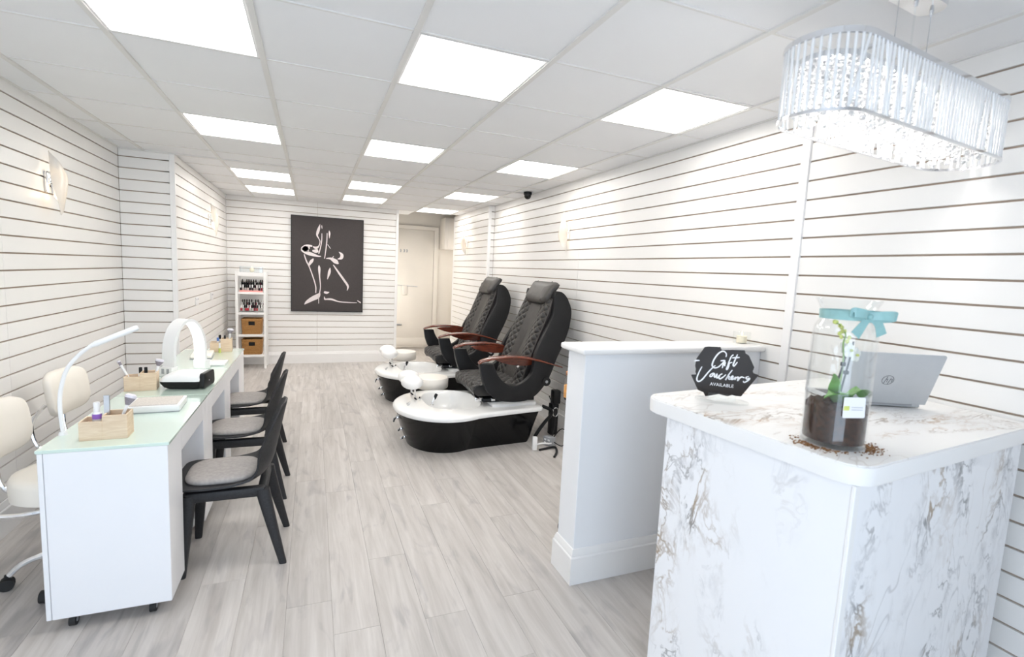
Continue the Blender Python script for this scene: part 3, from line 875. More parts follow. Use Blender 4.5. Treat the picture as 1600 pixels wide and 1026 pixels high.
# printed care card tucked in front of the plant
cc = Vector((-.435, -.90, 0)).normalized()*.0862+Vector((0, 0, .100)); cd = Vector((.90, -.435, 0)).normalized(); cn = Vector((-.435, -.90, 0)).normalized()
bm = new(); prism(bm, rounded([(-.030, -.002), (.030, .002), (.027, .060), (-.031, .058)], [.004]*4, 3), lambda u, v, w: cc+cd*u+Vector((0, 0, v))+cn*w, 0, .001)
cardo = obj('care_card', bm, M['card'], vs, 0)
bm = new()
prism(bm, [(-.029, .020), (-.014, .021), (-.014, .034), (-.029, .033)], lambda u, v, w: cc+cd*u+Vector((0, 0, v))+cn*w, .0008, .0014)
obj('yellow_mark', bm, M['bud'], cardo, 0)
bm = new()
for z in (.022, .029): prism(bm, [(-.008, z), (.022, z+.001), (.022, z+.0035), (-.008, z+.0025)], lambda u, v, w: cc+cd*u+Vector((0, 0, v))+cn*w, .0008, .0014)
obj('printed_line', bm, M['laptop'], cardo, 0)
# spilled bark round the foot of the vase
bm = new()
rr = random.Random(11)
for k in range(420):
    a = rr.choice((rr.gauss(3.3, .35), rr.gauss(5.35, .30)))
    r = .086+abs(rr.gauss(0, .018))
    x, y = r*math.cos(a), r*math.sin(a); s = rr.uniform(.0012, .0034)
    ellipsoid(bm, (VC[0]+x, VC[1]+y, ST+s*.5), s*rr.uniform(.8, 1.8), s, s*.6, 5, 3)
tag(obj('bark_spill', bm, M['spill']), 'brown bark crumbs spilled around the foot of the vase', 'crumbs', kind='stuff')

# laptop, lid open, back of the lid towards the room
ld = Vector((.310, -.142, 0)).normalized()
lp = thing('laptop', 'open silver laptop turned away, round emblem on its lid', 'laptop', (2.093, 1.260, ST), math.atan2(ld.y, ld.x))
bm = new(); box(bm, -.165, .165, 0, .225, .004, .018, .004)
obj('keyboard_base', bm, M['laptop'], lp)
bm = new(); box(bm, -.14, .14, .07, .19, .0182, .0192)
obj('keys', bm, M['darkmark'], lp)
bm = new()
for x in (-.14, .14):
    for y in (.03, .20): cyl(bm, (x, y, 0), (x, y, .005), .008, n=10)
obj('rubber_foot', bm, M['rubber'], lp)
def lidp(u, v, w): return Vector((u*1.09, -.004-v*.34+w*.94, .018+v*.94+w*.34))
bm = new(); prism(bm, rounded([(-.165, 0), (.165, 0), (.165, .222), (-.165, .222)], [.004, .004, .01, .01], 4), lidp, -.003, .003, .001, 1)
lid = obj('lid', bm, M['laptop'], lp, 30)
bm = new(); prism(bm, [(-.155, .012), (.155, .012), (.155, .212), (-.155, .212)], lidp, .0031, .0036)
obj('screen', bm, M['screen'], lid, 0)
bm = new()
tube(bm, [lidp(.02*math.cos(2*PI*i/28), .105+.02*math.sin(2*PI*i/28), -.0034) for i in range(28)], .0009, 6, True)
for sgn, x in ((1, -.008), (-1, .008)):
    tube(bm, [lidp(x-.003*sgn, .105-.016*1, -.0034), lidp(x+.004, .105+.016, -.0034)] if sgn > 0 else [lidp(x-.005, .105-.018, -.0034), lidp(x+.001, .105+.010, -.0034)], .0009, 6)
    tube(bm, [lidp(x+.001, .108, -.0034), lidp(x+.007, .110, -.0034), lidp(x+.006, .096, -.0034)], .0009, 6)
obj('emblem', bm, M['darkmark'], lid)
bm = new(); cyl(bm, (-.13, 0, .016), (.13, 0, .016), .006, n=10)
obj('hinge', bm, M['grey_pl'], lp)

# candle on the partition
cn_ = thing('tealight_candle', 'small lit candle in a square glass holder on the partition cap', 'candle', (2.385, 2.235, 1.256))
bm = new()
box(bm, -.035, .035, -.035, .035, 0, .072, .004, 2); bmesh.ops.delete(bm, geom=[f for f in bm.faces if f.normal.z > .9 and f.calc_center_median().z > .07], context='FACES')
obj('glass_holder', bm, M['clear'], cn_)
bm = new(); cyl(bm, (0, 0, .004), (0, 0, .044), .029, n=20); obj('wax', bm, M['wax'], cn_)
bm = new(); lathe(bm, [(.002, 0), (.006, .006), (.005, .014), (.0005, .026)], 10, (0, 0, .046)); obj('flame', bm, M['flame'], cn_)

# ------------------------------------------------------------------ crystal chandelier
CH = Vector((1.785, 1.115, 0)); cha = R(6.2)
ch = thing('crystal_chandelier', 'oblong chrome chandelier of hanging crystal rods above the counter', 'chandelier', (CH.x, CH.y, ZC), cha)
HL, HW = .535, .118     # half length, half width
ZT, ZB = -.268, -.470   # rings, below the ceiling
def stadium(n, hl=HL, hw=HW, r=None):
    """Points evenly spaced along a stadium outline."""
    s = hl-hw; per = 4*s+2*PI*hw; out = []
    for i in range(n):
        d = per*i/n
        if d < 2*s: out.append((-s+d, -hw)); continue
        d -= 2*s
        if d < PI*hw: a = -PI/2+d/hw; out.append((s+hw*math.cos(a), hw*math.sin(a))); continue
        d -= PI*hw
        if d < 2*s: out.append((s-d, hw)); continue
        d -= 2*s; a = PI/2+d/hw; out.append((-s+hw*math.cos(a), hw*math.sin(a)))
    return out
def band(z0, z1, off=.0, t=.004, n=96):
    bm = new(); o = stadium(n, HL+off, HW+off); i_ = stadium(n, HL+off-t, HW+off-t)
    loft(bm, [[Vector((x, y, z0)) for x, y in o], [Vector((x, y, z1)) for x, y in o], [Vector((x, y, z1)) for x, y in i_], [Vector((x, y, z0)) for x, y in i_], [Vector((x, y, z0)) for x, y in o]], False)
    return bm
obj('top_ring', band(ZT-.008, ZT+.008, .003, .008), M['chrome'], ch)
obj('bottom_ring', band(ZB-.003, ZB+.005, .003, .007), M['chrome'], ch)
bm = new(); prism(bm, stadium(64, HL-.03, HW-.03), lambda u, v, w: Vector((u, v, w)), ZT-.05, ZT-.035)
obj('lamp_plate', bm, M['chrome'], ch)
for x in (-.35, 0, .35):
    bm = new(); box(bm, x-.008, x+.008, -HW+.002, HW-.002, ZT-.006, ZT+.002); box(bm, x-.008, x+.008, -.01, .01, ZT-.04, ZT-.004)
    obj('cross_brace', bm, M['chrome'], ch)
bm = new(); loft(bm, [[Vector((x, y, z)) for x, y in stadium(48, .135*s, .045*s)] for s, z in ((1, 0), (1, -.020), (.96, -.026))])
can = obj('ceiling_rose', bm, M['chrome'], ch)
for x, y in ((-.10, 0), (.10, 0), (0, 0)):
    bm = new(); tube(bm, [(x, y, -.024), (x*1.0, y, ZT)], .0011 if x else .003, 6); obj('suspension_wire' if x else 'power_cable', bm, M['steel'] if x else M['clear'], ch)
bm = new()
for x in (-.10, 0, .10): cyl(bm, (x, 0, -.026), (x, 0, -.042), .007, .005, 10)
obj('cord_grip', bm, M['chrome'], can)
rr = random.Random(21)
LR = ZT-ZB
def rodmesh(dx, dy, k):
    bm = new(); n = 9
    tube(bm, [(dx*i/n, dy*i/n, -.006-(LR-.012)*i/n) for i in range(n+1)], [.0040*(1.12 if i % 2 else .86) for i in range(n+1)], 6)
    return mesh_of('crystal_rod', bm, M['rod'], 20)
def onring(i, n=118):
    p = stadium(n); return p[i % n]
P = stadium(118, HL-.003, HW-.003)
straight = rodmesh(0, 0, 0)
for i in range(118):
    x, y = P[i]
    j = i+rr.choice((0, 0, 0, 0, 1, -1, 2, -2)) if i % 3 == 0 else i
    if j != i:
        x2, y2 = P[j % 118]; me = rodmesh(x2-x, y2-y, i)
    else: me = straight
    obj('crystal_rod', me, None, ch, loc=(x, y, ZT))
bm = new()     # bead strands inside
bead = [(-HL+.06+.032*i, -HW+.045+.036*j) for i in range(31) for j in range(5)]
for x, y in bead:
    if (abs(x) > HL-HW) and ((abs(x)-(HL-HW))**2+y*y > (HW-.02)**2): continue
    z = ZT-.05
    zend = ZB+.012+rr.random()*.02
    x += rr.uniform(-.006, .006); y += rr.uniform(-.006, .006)
    k = 0
    while z > zend:
        r = .0085 if k % 2 else .0062
        bmesh.ops.create_icosphere(bm, subdivisions=1, radius=r, matrix=Matrix.Translation((x, y, z-r)))
        z -= 2*r+.0004; k += 1
o = obj('bead_strands', bm, M['crystal'], ch, 0); o['kind'] = 'stuff'
for x in (-.36, -.18, 0, .18, .36):
    bm = new(); ellipsoid(bm, (x, 0, ZT-.085), .008, .008, .022, 10, 8); obj('lamp_bulb', bm, M['cbulb'], ch)
    l = bpy.data.lights.new('chandelier_light', 'POINT'); l.energy = 1.7; l.color = (1, .97, .93); l.shadow_soft_size = .03
    lo = bpy.data.objects.new('chandelier_light', l); lo.location = (x, .03, ZT-.12); lo.parent = ch; COL.objects.link(lo)
# ------------------------------------------------------------------ wall lamps
def make_sconce():
    t = thing('wall_lamp', '', 'wall lamp', group='twisted wall lamps')
    bm = new(); box(bm, 0, .022, -.032, .032, -.068, .068, .004); box(bm, .0221, .0232, -.005, .005, -.03, -.02, 0, 1, 1)
    obj('wall_plate', bm, [M['chrome'], M['rubber']], t)
    bm = new(); cyl(bm, (.02, 0, 0), (.050, 0, 0), .010, n=12); obj('arm', bm, M['chrome'], t)
    rows = []; n = 24
    for i in range(n+1):
        k = i/n; z = .150-.30*k
        tw = R(-52)+R(104)*k; sp = R(88); r = .020+.040*math.sin(PI*(.10+.80*k**1.3))
        row = []
        for j in range(15):
            s = j/14*2-1; a = tw+s*sp
            zz = z-.05*s*(1-k)**3+.06*s*k**4
            row.append(Vector((.052+r*math.cos(a), r*math.sin(a)*1.15+.020*math.sin(PI*2*k), zz)))
        rows.append(row)
    bm = new(); grid(bm, rows); solid(bm, .0025)
    obj('twisted_shade', bm, M['shade_white'], t, 60)
    for z in (.035, -.035):
        bm = new(); ellipsoid(bm, (.060, 0, z), .012, .012, .024, 10, 8); obj('bulb', bm, M['bulb'], t)
    return t
def shade_mat():
    m = mat('pearl_glass_shade', (.84, .83, .82), .25, coat=.3)
    nt, N, L, b = nodes(m)
    b.inputs['Subsurface Weight'].default_value = 0
    tr = N.new('ShaderNodeBsdfTranslucent'); tr.inputs['Color'].default_value = (.9, .84, .74, 1)
    x = N.new('ShaderNodeMixShader'); x.inputs[0].default_value = .38
    out = N['Material Output']
    L.new(b.outputs[0], x.inputs[1]); L.new(tr.outputs[0], x.inputs[2]); L.new(x.outputs[0], out.inputs['Surface'])
    return noise_tone(m, .01, 5)
M['shade_white'] = shade_mat()
sco = make_sconce()
spots = [((XL, 4.25, 2.055), 0, 'twisted wall lamp on the left slat wall above the cream chairs'),
         ((XA, 7.24, 2.085), 0, 'twisted wall lamp on the left wall of the rear half'),
         ((XR, 4.64, 2.045), PI, 'twisted wall lamp on the right wall above the pedicure chairs'),
         ((XS, 8.0, 2.055), PI, 'twisted wall lamp on the far right wall near the corridor')]
for i, (loc, rz, lab) in enumerate(spots):
    o = sco if i == 0 else copy_tree(sco)
    o.location = loc; o.rotation_euler = (0, rz, 0); o['label'] = lab
    for dz in (.05, -.085):
        l = bpy.data.lights.new('sconce_light', 'POINT'); l.energy = SCONCE_WATTS; l.color = (1, .80, .56); l.shadow_soft_size = .02
        lo = bpy.data.objects.new('sconce_light', l); lo.location = (.058, 0, dz); lo.parent = o; COL.objects.link(lo)

# black dome camera
dc = thing('dome_camera', 'small black dome security camera under the right ceiling edge', 'camera', (2.335, 5.50, ZC-.004))
bm = new(); lathe(bm, [(.048, 0), (.048, -.022), (.044, -.03)], 24); obj('housing', bm, M['black_pl'], dc)
bm = new(); lathe(bm, [(.042, -.03), (.040, -.05), (.030, -.068), (.014, -.078), (.001, -.080)], 24); obj('dome', bm, M['black_gloss'], dc)

# picture on the back wall
pc = thing('framed_picture', 'tall black framed picture of a figure drawn in white brush lines', 'picture', (.225, YB-.001, 1.59))
w2, h2 = .543, .750
bm = new(); prism(bm, [(-w2+.012, -h2+.012), (w2-.012, -h2+.012), (w2-.012, h2-.012), (-w2+.012, h2-.012)], lambda u, v, w: Vector((u, -w, v)), .004, .034)
cv_ = obj('canvas', bm, M['canvas'], pc, 0)
bm = new()
o = [(-w2, -h2), (w2, -h2), (w2, h2), (-w2, h2)]; s = .013; i_ = [(-w2+s, -h2+s), (w2-s, -h2+s), (w2-s, h2-s), (-w2+s, h2-s)]
loft(bm, [[Vector((x, -d, z)) for x, z in q] for q, d in ((o, 0), (o, .042), (i_, .042), (i_, 0), (o, 0))], False)
obj('frame', bm, M['frame_black'], pc, 0)
ART = [[(-.12,.635,.004),(-.136,.571,.034),(-.152,.512,.041),(-.163,.461,.025),(-.139,.413,.013),(-.12,.365,.011),(-.135,.298,.015),(-.177,.262,.04),(-.223,.28,.013)],
[(-.092,.495,.008),(-.095,.375,.014),(-.115,.257,.014),(-.138,.172,.016)],
[(-.146,.222,.047),(-.185,.211,.056),(-.232,.217,.022)],
[(-.378,.232,.03),(-.345,.235,.085),(-.315,.225,.075),(-.292,.20,.02)],
[(-.372,.245,.03),(-.335,.245,.075),(-.30,.248,.055),(-.27,.262,.02)],
[(-.232,.286,.022),(-.309,.286,.043),(-.356,.251,.062),(-.371,.217,.052),(-.309,.179,.056),(-.232,.155,.05),(-.153,.135,.025),(-.103,.133,.009)],
[(-.352,.152,.012),(-.317,.046,.019),(-.275,-.043,.016),(-.215,-.216,.016),(-.18,-.35,.016),(-.18,-.451,.013)],
[(-.216,.091,.013),(-.239,.055,.044),(-.27,.007,.037),(-.284,-.035,.006)],
[(-.134,-.008,.006),(-.129,-.061,.035),(-.124,-.179,.019),(-.11,-.347,.012),(-.127,-.475,.016)],
[(-.116,-.443,.009),(-.151,-.501,.071),(-.23,-.546,.067),(-.308,-.599,.044),(-.347,-.638,.006)],
[(-.135,-.501,.013),(-.135,-.62,.008)],
[(-.096,.623,.005),(-.093,.594,.014),(-.09,.566,.004)],
[(.015,.546,.006),(.021,.5,.026),(.019,.424,.004)],
[(-.014,.505,.01),(-.021,.347,.016),(-.04,.178,.012),(-.051,.102,.013)],
[(-.009,.331,.008),(.039,.263,.009)],
[(-.027,.103,.008),(.037,.107,.032),(.109,.069,.068),(.149,.04,.039),(.164,.044,.005)],
[(.087,.147,.005),(.056,.103,.016)],
[(.164,.22,.005),(.21,.176,.045),(.201,.124,.045),(.146,.104,.006)],
[(.034,-.04,.005),(.022,-.113,.042),(-.006,-.228,.005)],
[(.082,.008,.013),(.167,-.116,.029),(.249,-.232,.033),(.308,-.325,.03),(.297,-.398,.007)],
[(-.056,-.431,.029),(-.016,-.443,.039),(.024,-.432,.005)],
[(-.052,-.507,.009),(-.043,-.55,.026)],
[(-.047,-.55,.019),(.057,-.547,.029),(.171,-.582,.016),(.335,-.593,.014),(.452,-.594,.007)],
[(.46,-.558,.013),(.515,-.595,.017)]]
bm = new()
for s in ART:
    P = smooth_path(s, 5); n = len(P); L_ = []
    for i, p in enumerate(P):
        a, b = P[max(i-1, 0)], P[min(i+1, n-1)]
        t = Vector((b.x-a.x, b.y-a.y)).normalized(); q = Vector((-t.y, t.x))*max(p.z, .003)/2
        L_.append([Vector((p.x+q.x, -.0355, p.y+q.y)), Vector((p.x-q.x, -.0355, p.y-q.y)), Vector((p.x-q.x, -.0342, p.y-q.y)), Vector((p.x+q.x, -.0342, p.y+q.y))])
    loft(bm, L_)
obj('white_brush_lines', bm, M['pinkwhite'], cv_, 0)

# white boxing in the corridor
mb = thing('meter_cupboard', 'white boxed meter cupboard fixed high beside the corridor door', 'cupboard', (2.36, YD, 2.0))
bm = new(); box(bm, 0, .62, -.42, -.002, 0, .6, .006)
obj('body', bm, M['meter'], mb)
bm = new(); box(bm, .06, .60, -.432, -.418, .02, .58, .006)
obj('front_cover', bm, M['meter'], mb)
bm = new(); box(bm, .36, .42, -.06, -.004, -.20, -.02, .004)
obj('supply_pipe', bm, M['grey_pl'], mb)

# two double sockets low on the alcove wall
for y, lab in ((6.44, 'white double socket on the left rear wall, nearer one'), (7.33, 'white double socket on the left rear wall, farther one')):
    t = thing('wall_socket', lab, 'socket', (XA, y, 1.13), 0, 'wall sockets')
    bm = new(); box(bm, 0, .010, -.075, .075, -.044, .044, .003); obj('face_plate', bm, M['white_pl'], t)
    bm = new()
    for s in (-.035, .035): box(bm, .0095, .012, s-.006, s+.006, .012, .028)
    obj('rocker', bm, M['grey_pl'], t)

# ------------------------------------------------------------------ nail desks
DX0, DX1, DZ = -1.040, -.590, .800
bounds = [2.51, 3.385, 4.155, 5.12]
openings = [(2.755, 3.275), (3.545, 4.035), (4.295, 4.79)]
dname = ['nearest white nail desk with mint glass top and castor feet', 'middle white nail desk with pale glass top under the arch lamp', 'farthest white nail desk with mint glass top by the rack']
for k in range(3):
    y0, y1 = bounds[k]+.002, bounds[k+1]-.002
    oa, ob = openings[k]
    t = thing('nail_desk', dname[k], 'desk', ((DX0+DX1)/2, y0, 0), 0, 'nail desks in a row')
    ox = t.location.x; oy = y0
    def B(bm, x0, x1, ya, yb, z0, z1, bev=.002, mi=0): box(bm, x0-ox, x1-ox, ya-oy, yb-oy, z0, z1, bev, 1, mi)
    bm = new(); B(bm, DX0+.02, DX1, y0, oa, .055, .785); obj('near_cabinet', bm, M['desk'], t, 0)
    bm = new(); B(bm, DX0, DX0+.018, y0, oa, .055, .785); obj('cabinet_door', bm, M['desk'], t, 0)
    bm = new(); B(bm, DX0+.02, DX1, ob, y1, .055, .785); obj('far_cabinet', bm, M['desk'], t, 0)
    bm = new(); B(bm, DX0, DX0+.018, ob, y1, .055, .785); obj('cabinet_door', bm, M['desk'], t, 0)
    bm = new(); B(bm, DX0+.02, DX1, oa, ob, .675, .785); obj('apron', bm, M['desk'], t, 0)
    bm = new(); B(bm, DX0-.006, DX1+.006, y0, y1, .7855, DZ, .002); obj('glass_top', bm, M['mint'], t, 0)
    for cx in (DX0+.08, DX1-.08):
        for cy in (y0+.035, y1-.05):
            bm = new()
            cyl(bm, (cx-ox-.012, cy-oy, .024), (cx-ox+.012, cy-oy, .024), .024, n=18)
            box(bm, cx-ox-.018, cx-ox+.018, cy-oy-.006, cy-oy+.024, .034, .056, .003, 1, 1)
            cyl(bm, (cx-ox-.0135, cy-oy, .024), (cx-ox+.0135, cy-oy, .024), .010, n=12, mi=1)
            obj('castor', bm, [M['rubber'], M['grey_pl']], t)

def organizer(name, label, loc, rz, w, d, hl, hr):
    """Pine box, low compartment on the left, taller on the right."""
    t = thing(name, label, 'organizer', loc, rz, 'pine organizers on the nail desks')
    th = .007
    def walls(bm, x0, x1, h):
        box(bm, x0, x1, -d/2, -d/2+th, 0, h, .001, 1); box(bm, x0, x1, d/2-th, d/2, 0, h, .001, 1)
        box(bm, x0, x0+th, -d/2+th, d/2-th, 0, h, .001, 1); box(bm, x1-th, x1, -d/2+th, d/2-th, 0, h, .001, 1)
        box(bm, x0+th, x1-th, -d/2+th, d/2-th, 0, th)
    bm = new(); walls(bm, -w/2, -w*.02, hl); obj('low_compartment', bm, M['pine'], t, 0)
    bm = new(); walls(bm, -w*.02, w/2, hr); obj('tall_compartment', bm, M['pine'], t, 0)
    return t
def brush(label, p0, p1, group=None, bl=.045, bw=.022, handle='white_pl'):
    """Powder brush from handle end p0 to bristle tip p1."""
    p0 = Vector(p0); p1 = Vector(p1); d = (p1-p0); Ln = d.length; u = d.normalized()
    t = thing('dust_brush', label, 'brush', p0, 0, group)
    bm = new(); tube(bm, [u*0, u*(Ln*.4), u*(Ln-bl)], [.004, .006, .0075], 10); obj('handle', bm, M[handle], t)
    bm = new(); k = bl
    pts = [u*(Ln-bl-.001), u*(Ln-bl*.6), u*(Ln-bl*.35)]
    tube(bm, pts, [.008, bw*.75, bw*.98], 14); obj('bristles', bm, M['bristle'], t)
    bm = new(); tube(bm, [u*(Ln-bl*.36), u*(Ln-bl*.12), u*Ln], [bw*.98, bw, bw*.6], 14); obj('bristle_tip', bm, M['bristle_tip'], t)
    return t
def bottle(name, label, loc, r, h, caph, m1, m2, group=None, labelm=None):
    t = thing(name, label, 'bottle', loc, 0, group)
    bm = new(); lathe(bm, [(r*.95, 0), (r, .003), (r, h-.008), (r*.6, h)], 18); obj('bottle_body', bm, m1, t)
    bm = new(); lathe(bm, [(r*.72, h), (r*.72, h+caph-.003), (r*.6, h+caph)], 18); obj('cap', bm, m2, t)
    if labelm:
        bm = new(); lathe(bm, [(r+.0006, h*.42), (r+.0006, h*.72)], 18, caps=False); obj('label_band', bm, labelm, t)
    return t
# near desk
oz = DZ
organizer('desk_organizer', 'pale pine desk organizer on the nearest nail desk', (-.848, 2.655, oz), R(2), .172, .098, .084, .108)
bottle('nail_product_bottle', 'white capped bottle with purple label in the nearest organizer', (-.885, 2.665, oz+.0075), .017, .106, .042, M['white_pl'], M['white_pl'], labelm=None)
bm = new(); lathe(bm, [(.0176, .074), (.0176, .096)], 18, caps=False); obj('label_band', bm, M['purple'], bpy.data.objects['nail_product_bottle'])
t = thing('steel_file', 'grey steel file standing in the nearest pine organizer', 'file', (-.845, 2.655, oz+.0075))
bm = new(); box(bm, -.011, .011, -.004, .004, 0, .180, .0015, 1); obj('blade', bm, M['steel'], t, 0)
bm = new(); box(bm, -.0135, .0135, -.0065, .0065, 0, .03, .002, 1); obj('grip', bm, M['grey_pl'], t, 0)
brush('grey bristled dust brush leaning right in the nearest organizer', (-.820, 2.655, oz+.012), (-.765, 2.70, oz+.178), bl=.05, bw=.023)
# hand rest / dust collector
dcx = thing('dust_collector', 'flat white nail dust collector with a mesh top', 'dust collector', (-.770, 3.115, oz), R(2))
bm = new(); prism(bm, rounded([(-.118, -.105), (.118, -.105), (.118, .105), (-.118, .105)], [.01]*4, 4), lambda u, v, w: Vector((u, v, w)), .004, .036, .003, 2); obj('case', bm, M['white_pl'], dcx)
bm = new(); box(bm, -.105, .105, -.09, .09, .035, .040, .002, 1); obj('mesh_top', bm, M['mesh'], dcx, 0)
bm = new(); box(bm, -.116, .116, -.103, .103, 0, .005); obj('base_plate', bm, M['grey_pl'], dcx, 0)
# desk lamp
dl = thing('desk_lamp', 'slim white LED desk lamp with a bent arm clamped to the desk edge', 'lamp', (-1.028, 2.72, oz))
bm = new(); cyl(bm, (0, 0, 0), (0, 0, .014), .017, .014, 14); box(bm, -.024, .012, -.012, .012, -.06, -.001, .003) if False else None; obj('clamp', bm, M['white_pl'], dl)
pth = smooth_path([(0, 0, .012), (-.006, 0, .12), (-.004, .01, .20), (.018, .018, .29), (.062, .026, .355), (.105, .033, .395)], 6)
bm = new(); tube(bm, pth, .0085, 10); obj('arm', bm, M['white_pl'], dl)
bm = new(); a = Vector((.10, .032, .392)); b = Vector((.275, .06, .475)); tube(bm, [a, a+(b-a)*.12, a+(b-a)*.95, b], [.008, .013, .013, .009], 10); obj('lamp_head', bm, M['white_pl'], dl)
# middle desk
organizer('desk_organizer', 'pale pine desk organizer beside the white nail lamp', (-.960, 3.575, oz), R(4), .160, .095, .088, .108)
brush('white handled brush leaning left out of the middle organizer', (-1.000, 3.585, oz+.012), (-1.085, 3.61, oz+.172), bl=.03, bw=.009)
for i, (x, lab) in enumerate(((-.972, 'left'), (-.945, 'right'))):
    bottle('polish_bottle', 'black capped bottle in the middle organizer, %s of the pair' % lab, (x, 3.60, oz+.0075), .012, .088, .036, M['white_pl'], M['black_pl'], 'bottles in the middle organizer')
brush('round grey dust brush leaning right behind the middle organizer', (-.912, 3.580, oz+.012), (-.872, 3.61, oz+.178), bl=.042, bw=.024)
# UV nail lamp: white dome with dark underside
uv = thing('nail_lamp', 'white curing lamp with a black underside and dark display', 'nail lamp', (-.740, 3.615, oz), R(-9))
def sq(a, b, r, k=5): return rounded([(-a, -b), (a, -b), (a, b), (-a, b)], [r]*4, k)
bm = new(); loft(bm, [[Vector((u*s+dx, v*s, z)) for u, v in sq(.118, .10, .035)] for s, z, dx in ((.74, .0, .01), (.88, .012, .004), (.98, .036, 0), (1, .050, 0))]); obj('dark_base', bm, M['black_pl'], uv)
bm = new(); loft(bm, [[Vector((u*s+dx, v*s, z)) for u, v in sq(.118, .10, .035)] for s, z, dx in ((1.0, .0502, 0), (.985, .066, .004), (.90, .083, .012), (.74, .094, .022), (.45, .098, .03))]); obj('white_shell', bm, M['white_pl'], uv)
bm = new(); prism(bm, rounded([(-.096, .004), (.096, .004), (.086, .098), (-.086, .098)], [.022]*4, 4), lambda u, v, w: Vector((w, u, v)), .106, .134, .004, 2); obj('front_display', bm, M['black_pl'], uv)
bm = new(); box(bm, .1338, .1346, -.01, -.002, .040, .045); obj('led_digit', bm, M['whitemark'], uv, 0)
# arch lamp
al = thing('arch_lamp', 'tall white arch lamp glowing inside over the middle desk', 'lamp', (-.835, 4.08, oz), R(60))
aw, ahh, rw_ = .150, .385, .045
def arch_pts(off, n=24):
    P = [(-aw+off, 0.0)]
    hz = ahh-.24
    P += [(-(aw-off)*math.cos(PI*i/n)*1.0, hz+(.235-off)*math.sin(PI*i/n)) for i in range(n+1)]
    P.append((aw-off, 0.0)); return P
o1, i1 = arch_pts(0), arch_pts(.020)
bm = new(); loft(bm, [[Vector((p[0], -rw_, p[1])), Vector((p[0], rw_, p[1])), Vector((q[0], rw_, q[1])), Vector((q[0], -rw_, q[1]))] for p, q in zip(o1, i1)]); obj('arch_body', bm, M['white_pl'], al, 40)
i2 = arch_pts(.0205); i3 = arch_pts(.0235)
bm = new(); loft(bm, [[Vector((p[0], -rw_+.008, p[1])), Vector((p[0], rw_-.008, p[1])), Vector((q[0], rw_-.008, q[1])), Vector((q[0], -rw_+.008, q[1]))] for p, q in list(zip(i2, i3))[2:-2]]); obj('led_strip', bm, M['arch_led'], al, 40)
for s in (-1, 1):
    bm = new(); box(bm, s*aw-.028, s*aw+.028, -rw_-.004, rw_+.004, 0, .065, .004); obj('foot', bm, M['white_pl'], al)
bm = new(); 
for y in (-.022, .016): box(bm, -aw-.0295, -aw-.0275, y-.010, y+.010, .020, .055, .0005, 1)
obj('switch_panel', bm, M['grey_pl'], al, 0)
# far desk
organizer('desk_organizer', 'pale pine desk organizer at the far end of the last nail desk', (-.745, 4.975, oz), R(3), .165, .095, .085, .115)
bottle('polish_bottle', 'blue capped bottle in the farthest organizer', (-.772, 4.975, oz+.0075), .012, .085, .028, M['white_pl'], M['blue'])
bottle('polish_bottle', 'larger black capped bottle in the farthest organizer, beside the blue cap', (-.760, 4.998, oz+.0075), .0135, .10, .035, M['white_pl'], M['black_pl'])
bottle('polish_bottle', 'black capped bottle in the tall right half of the farthest organizer', (-.718, 4.975, oz+.0075), .011, .105, .028, M['white_pl'], M['black_pl'])
brush('round grey dust brush standing in the farthest organizer', (-.690, 4.975, oz+.012), (-.675, 4.985, oz+.20), bl=.042, bw=.027)
bottle('pump_bottle', 'small clear white topped bottle before the farthest organizer', (-.748, 4.90, oz), .010, .04, .045, M['bud'], M['white_pl'])
tr = thing('hand_rest', 'white hand rest with a dark edge on the far nail desk', 'hand rest', (-.845, 4.72, oz), R(5))
bm = new(); box(bm, -.075, .075, -.14, .14, .006, .030, .008); obj('pad', bm, M['stool'], tr)
bm = new(); box(bm, -.078, .078, -.143, .143, 0, .007, .001, 1); obj('tray_base', bm, M['grey_pl'], tr)
tw = tag(obj('folded_towel', box(new(), -.80, -.62, 4.27, 4.47, oz, oz+.016, .007, 3), M['white_pl']), 'folded white towel on the desk beyond the arch lamp', 'towel')

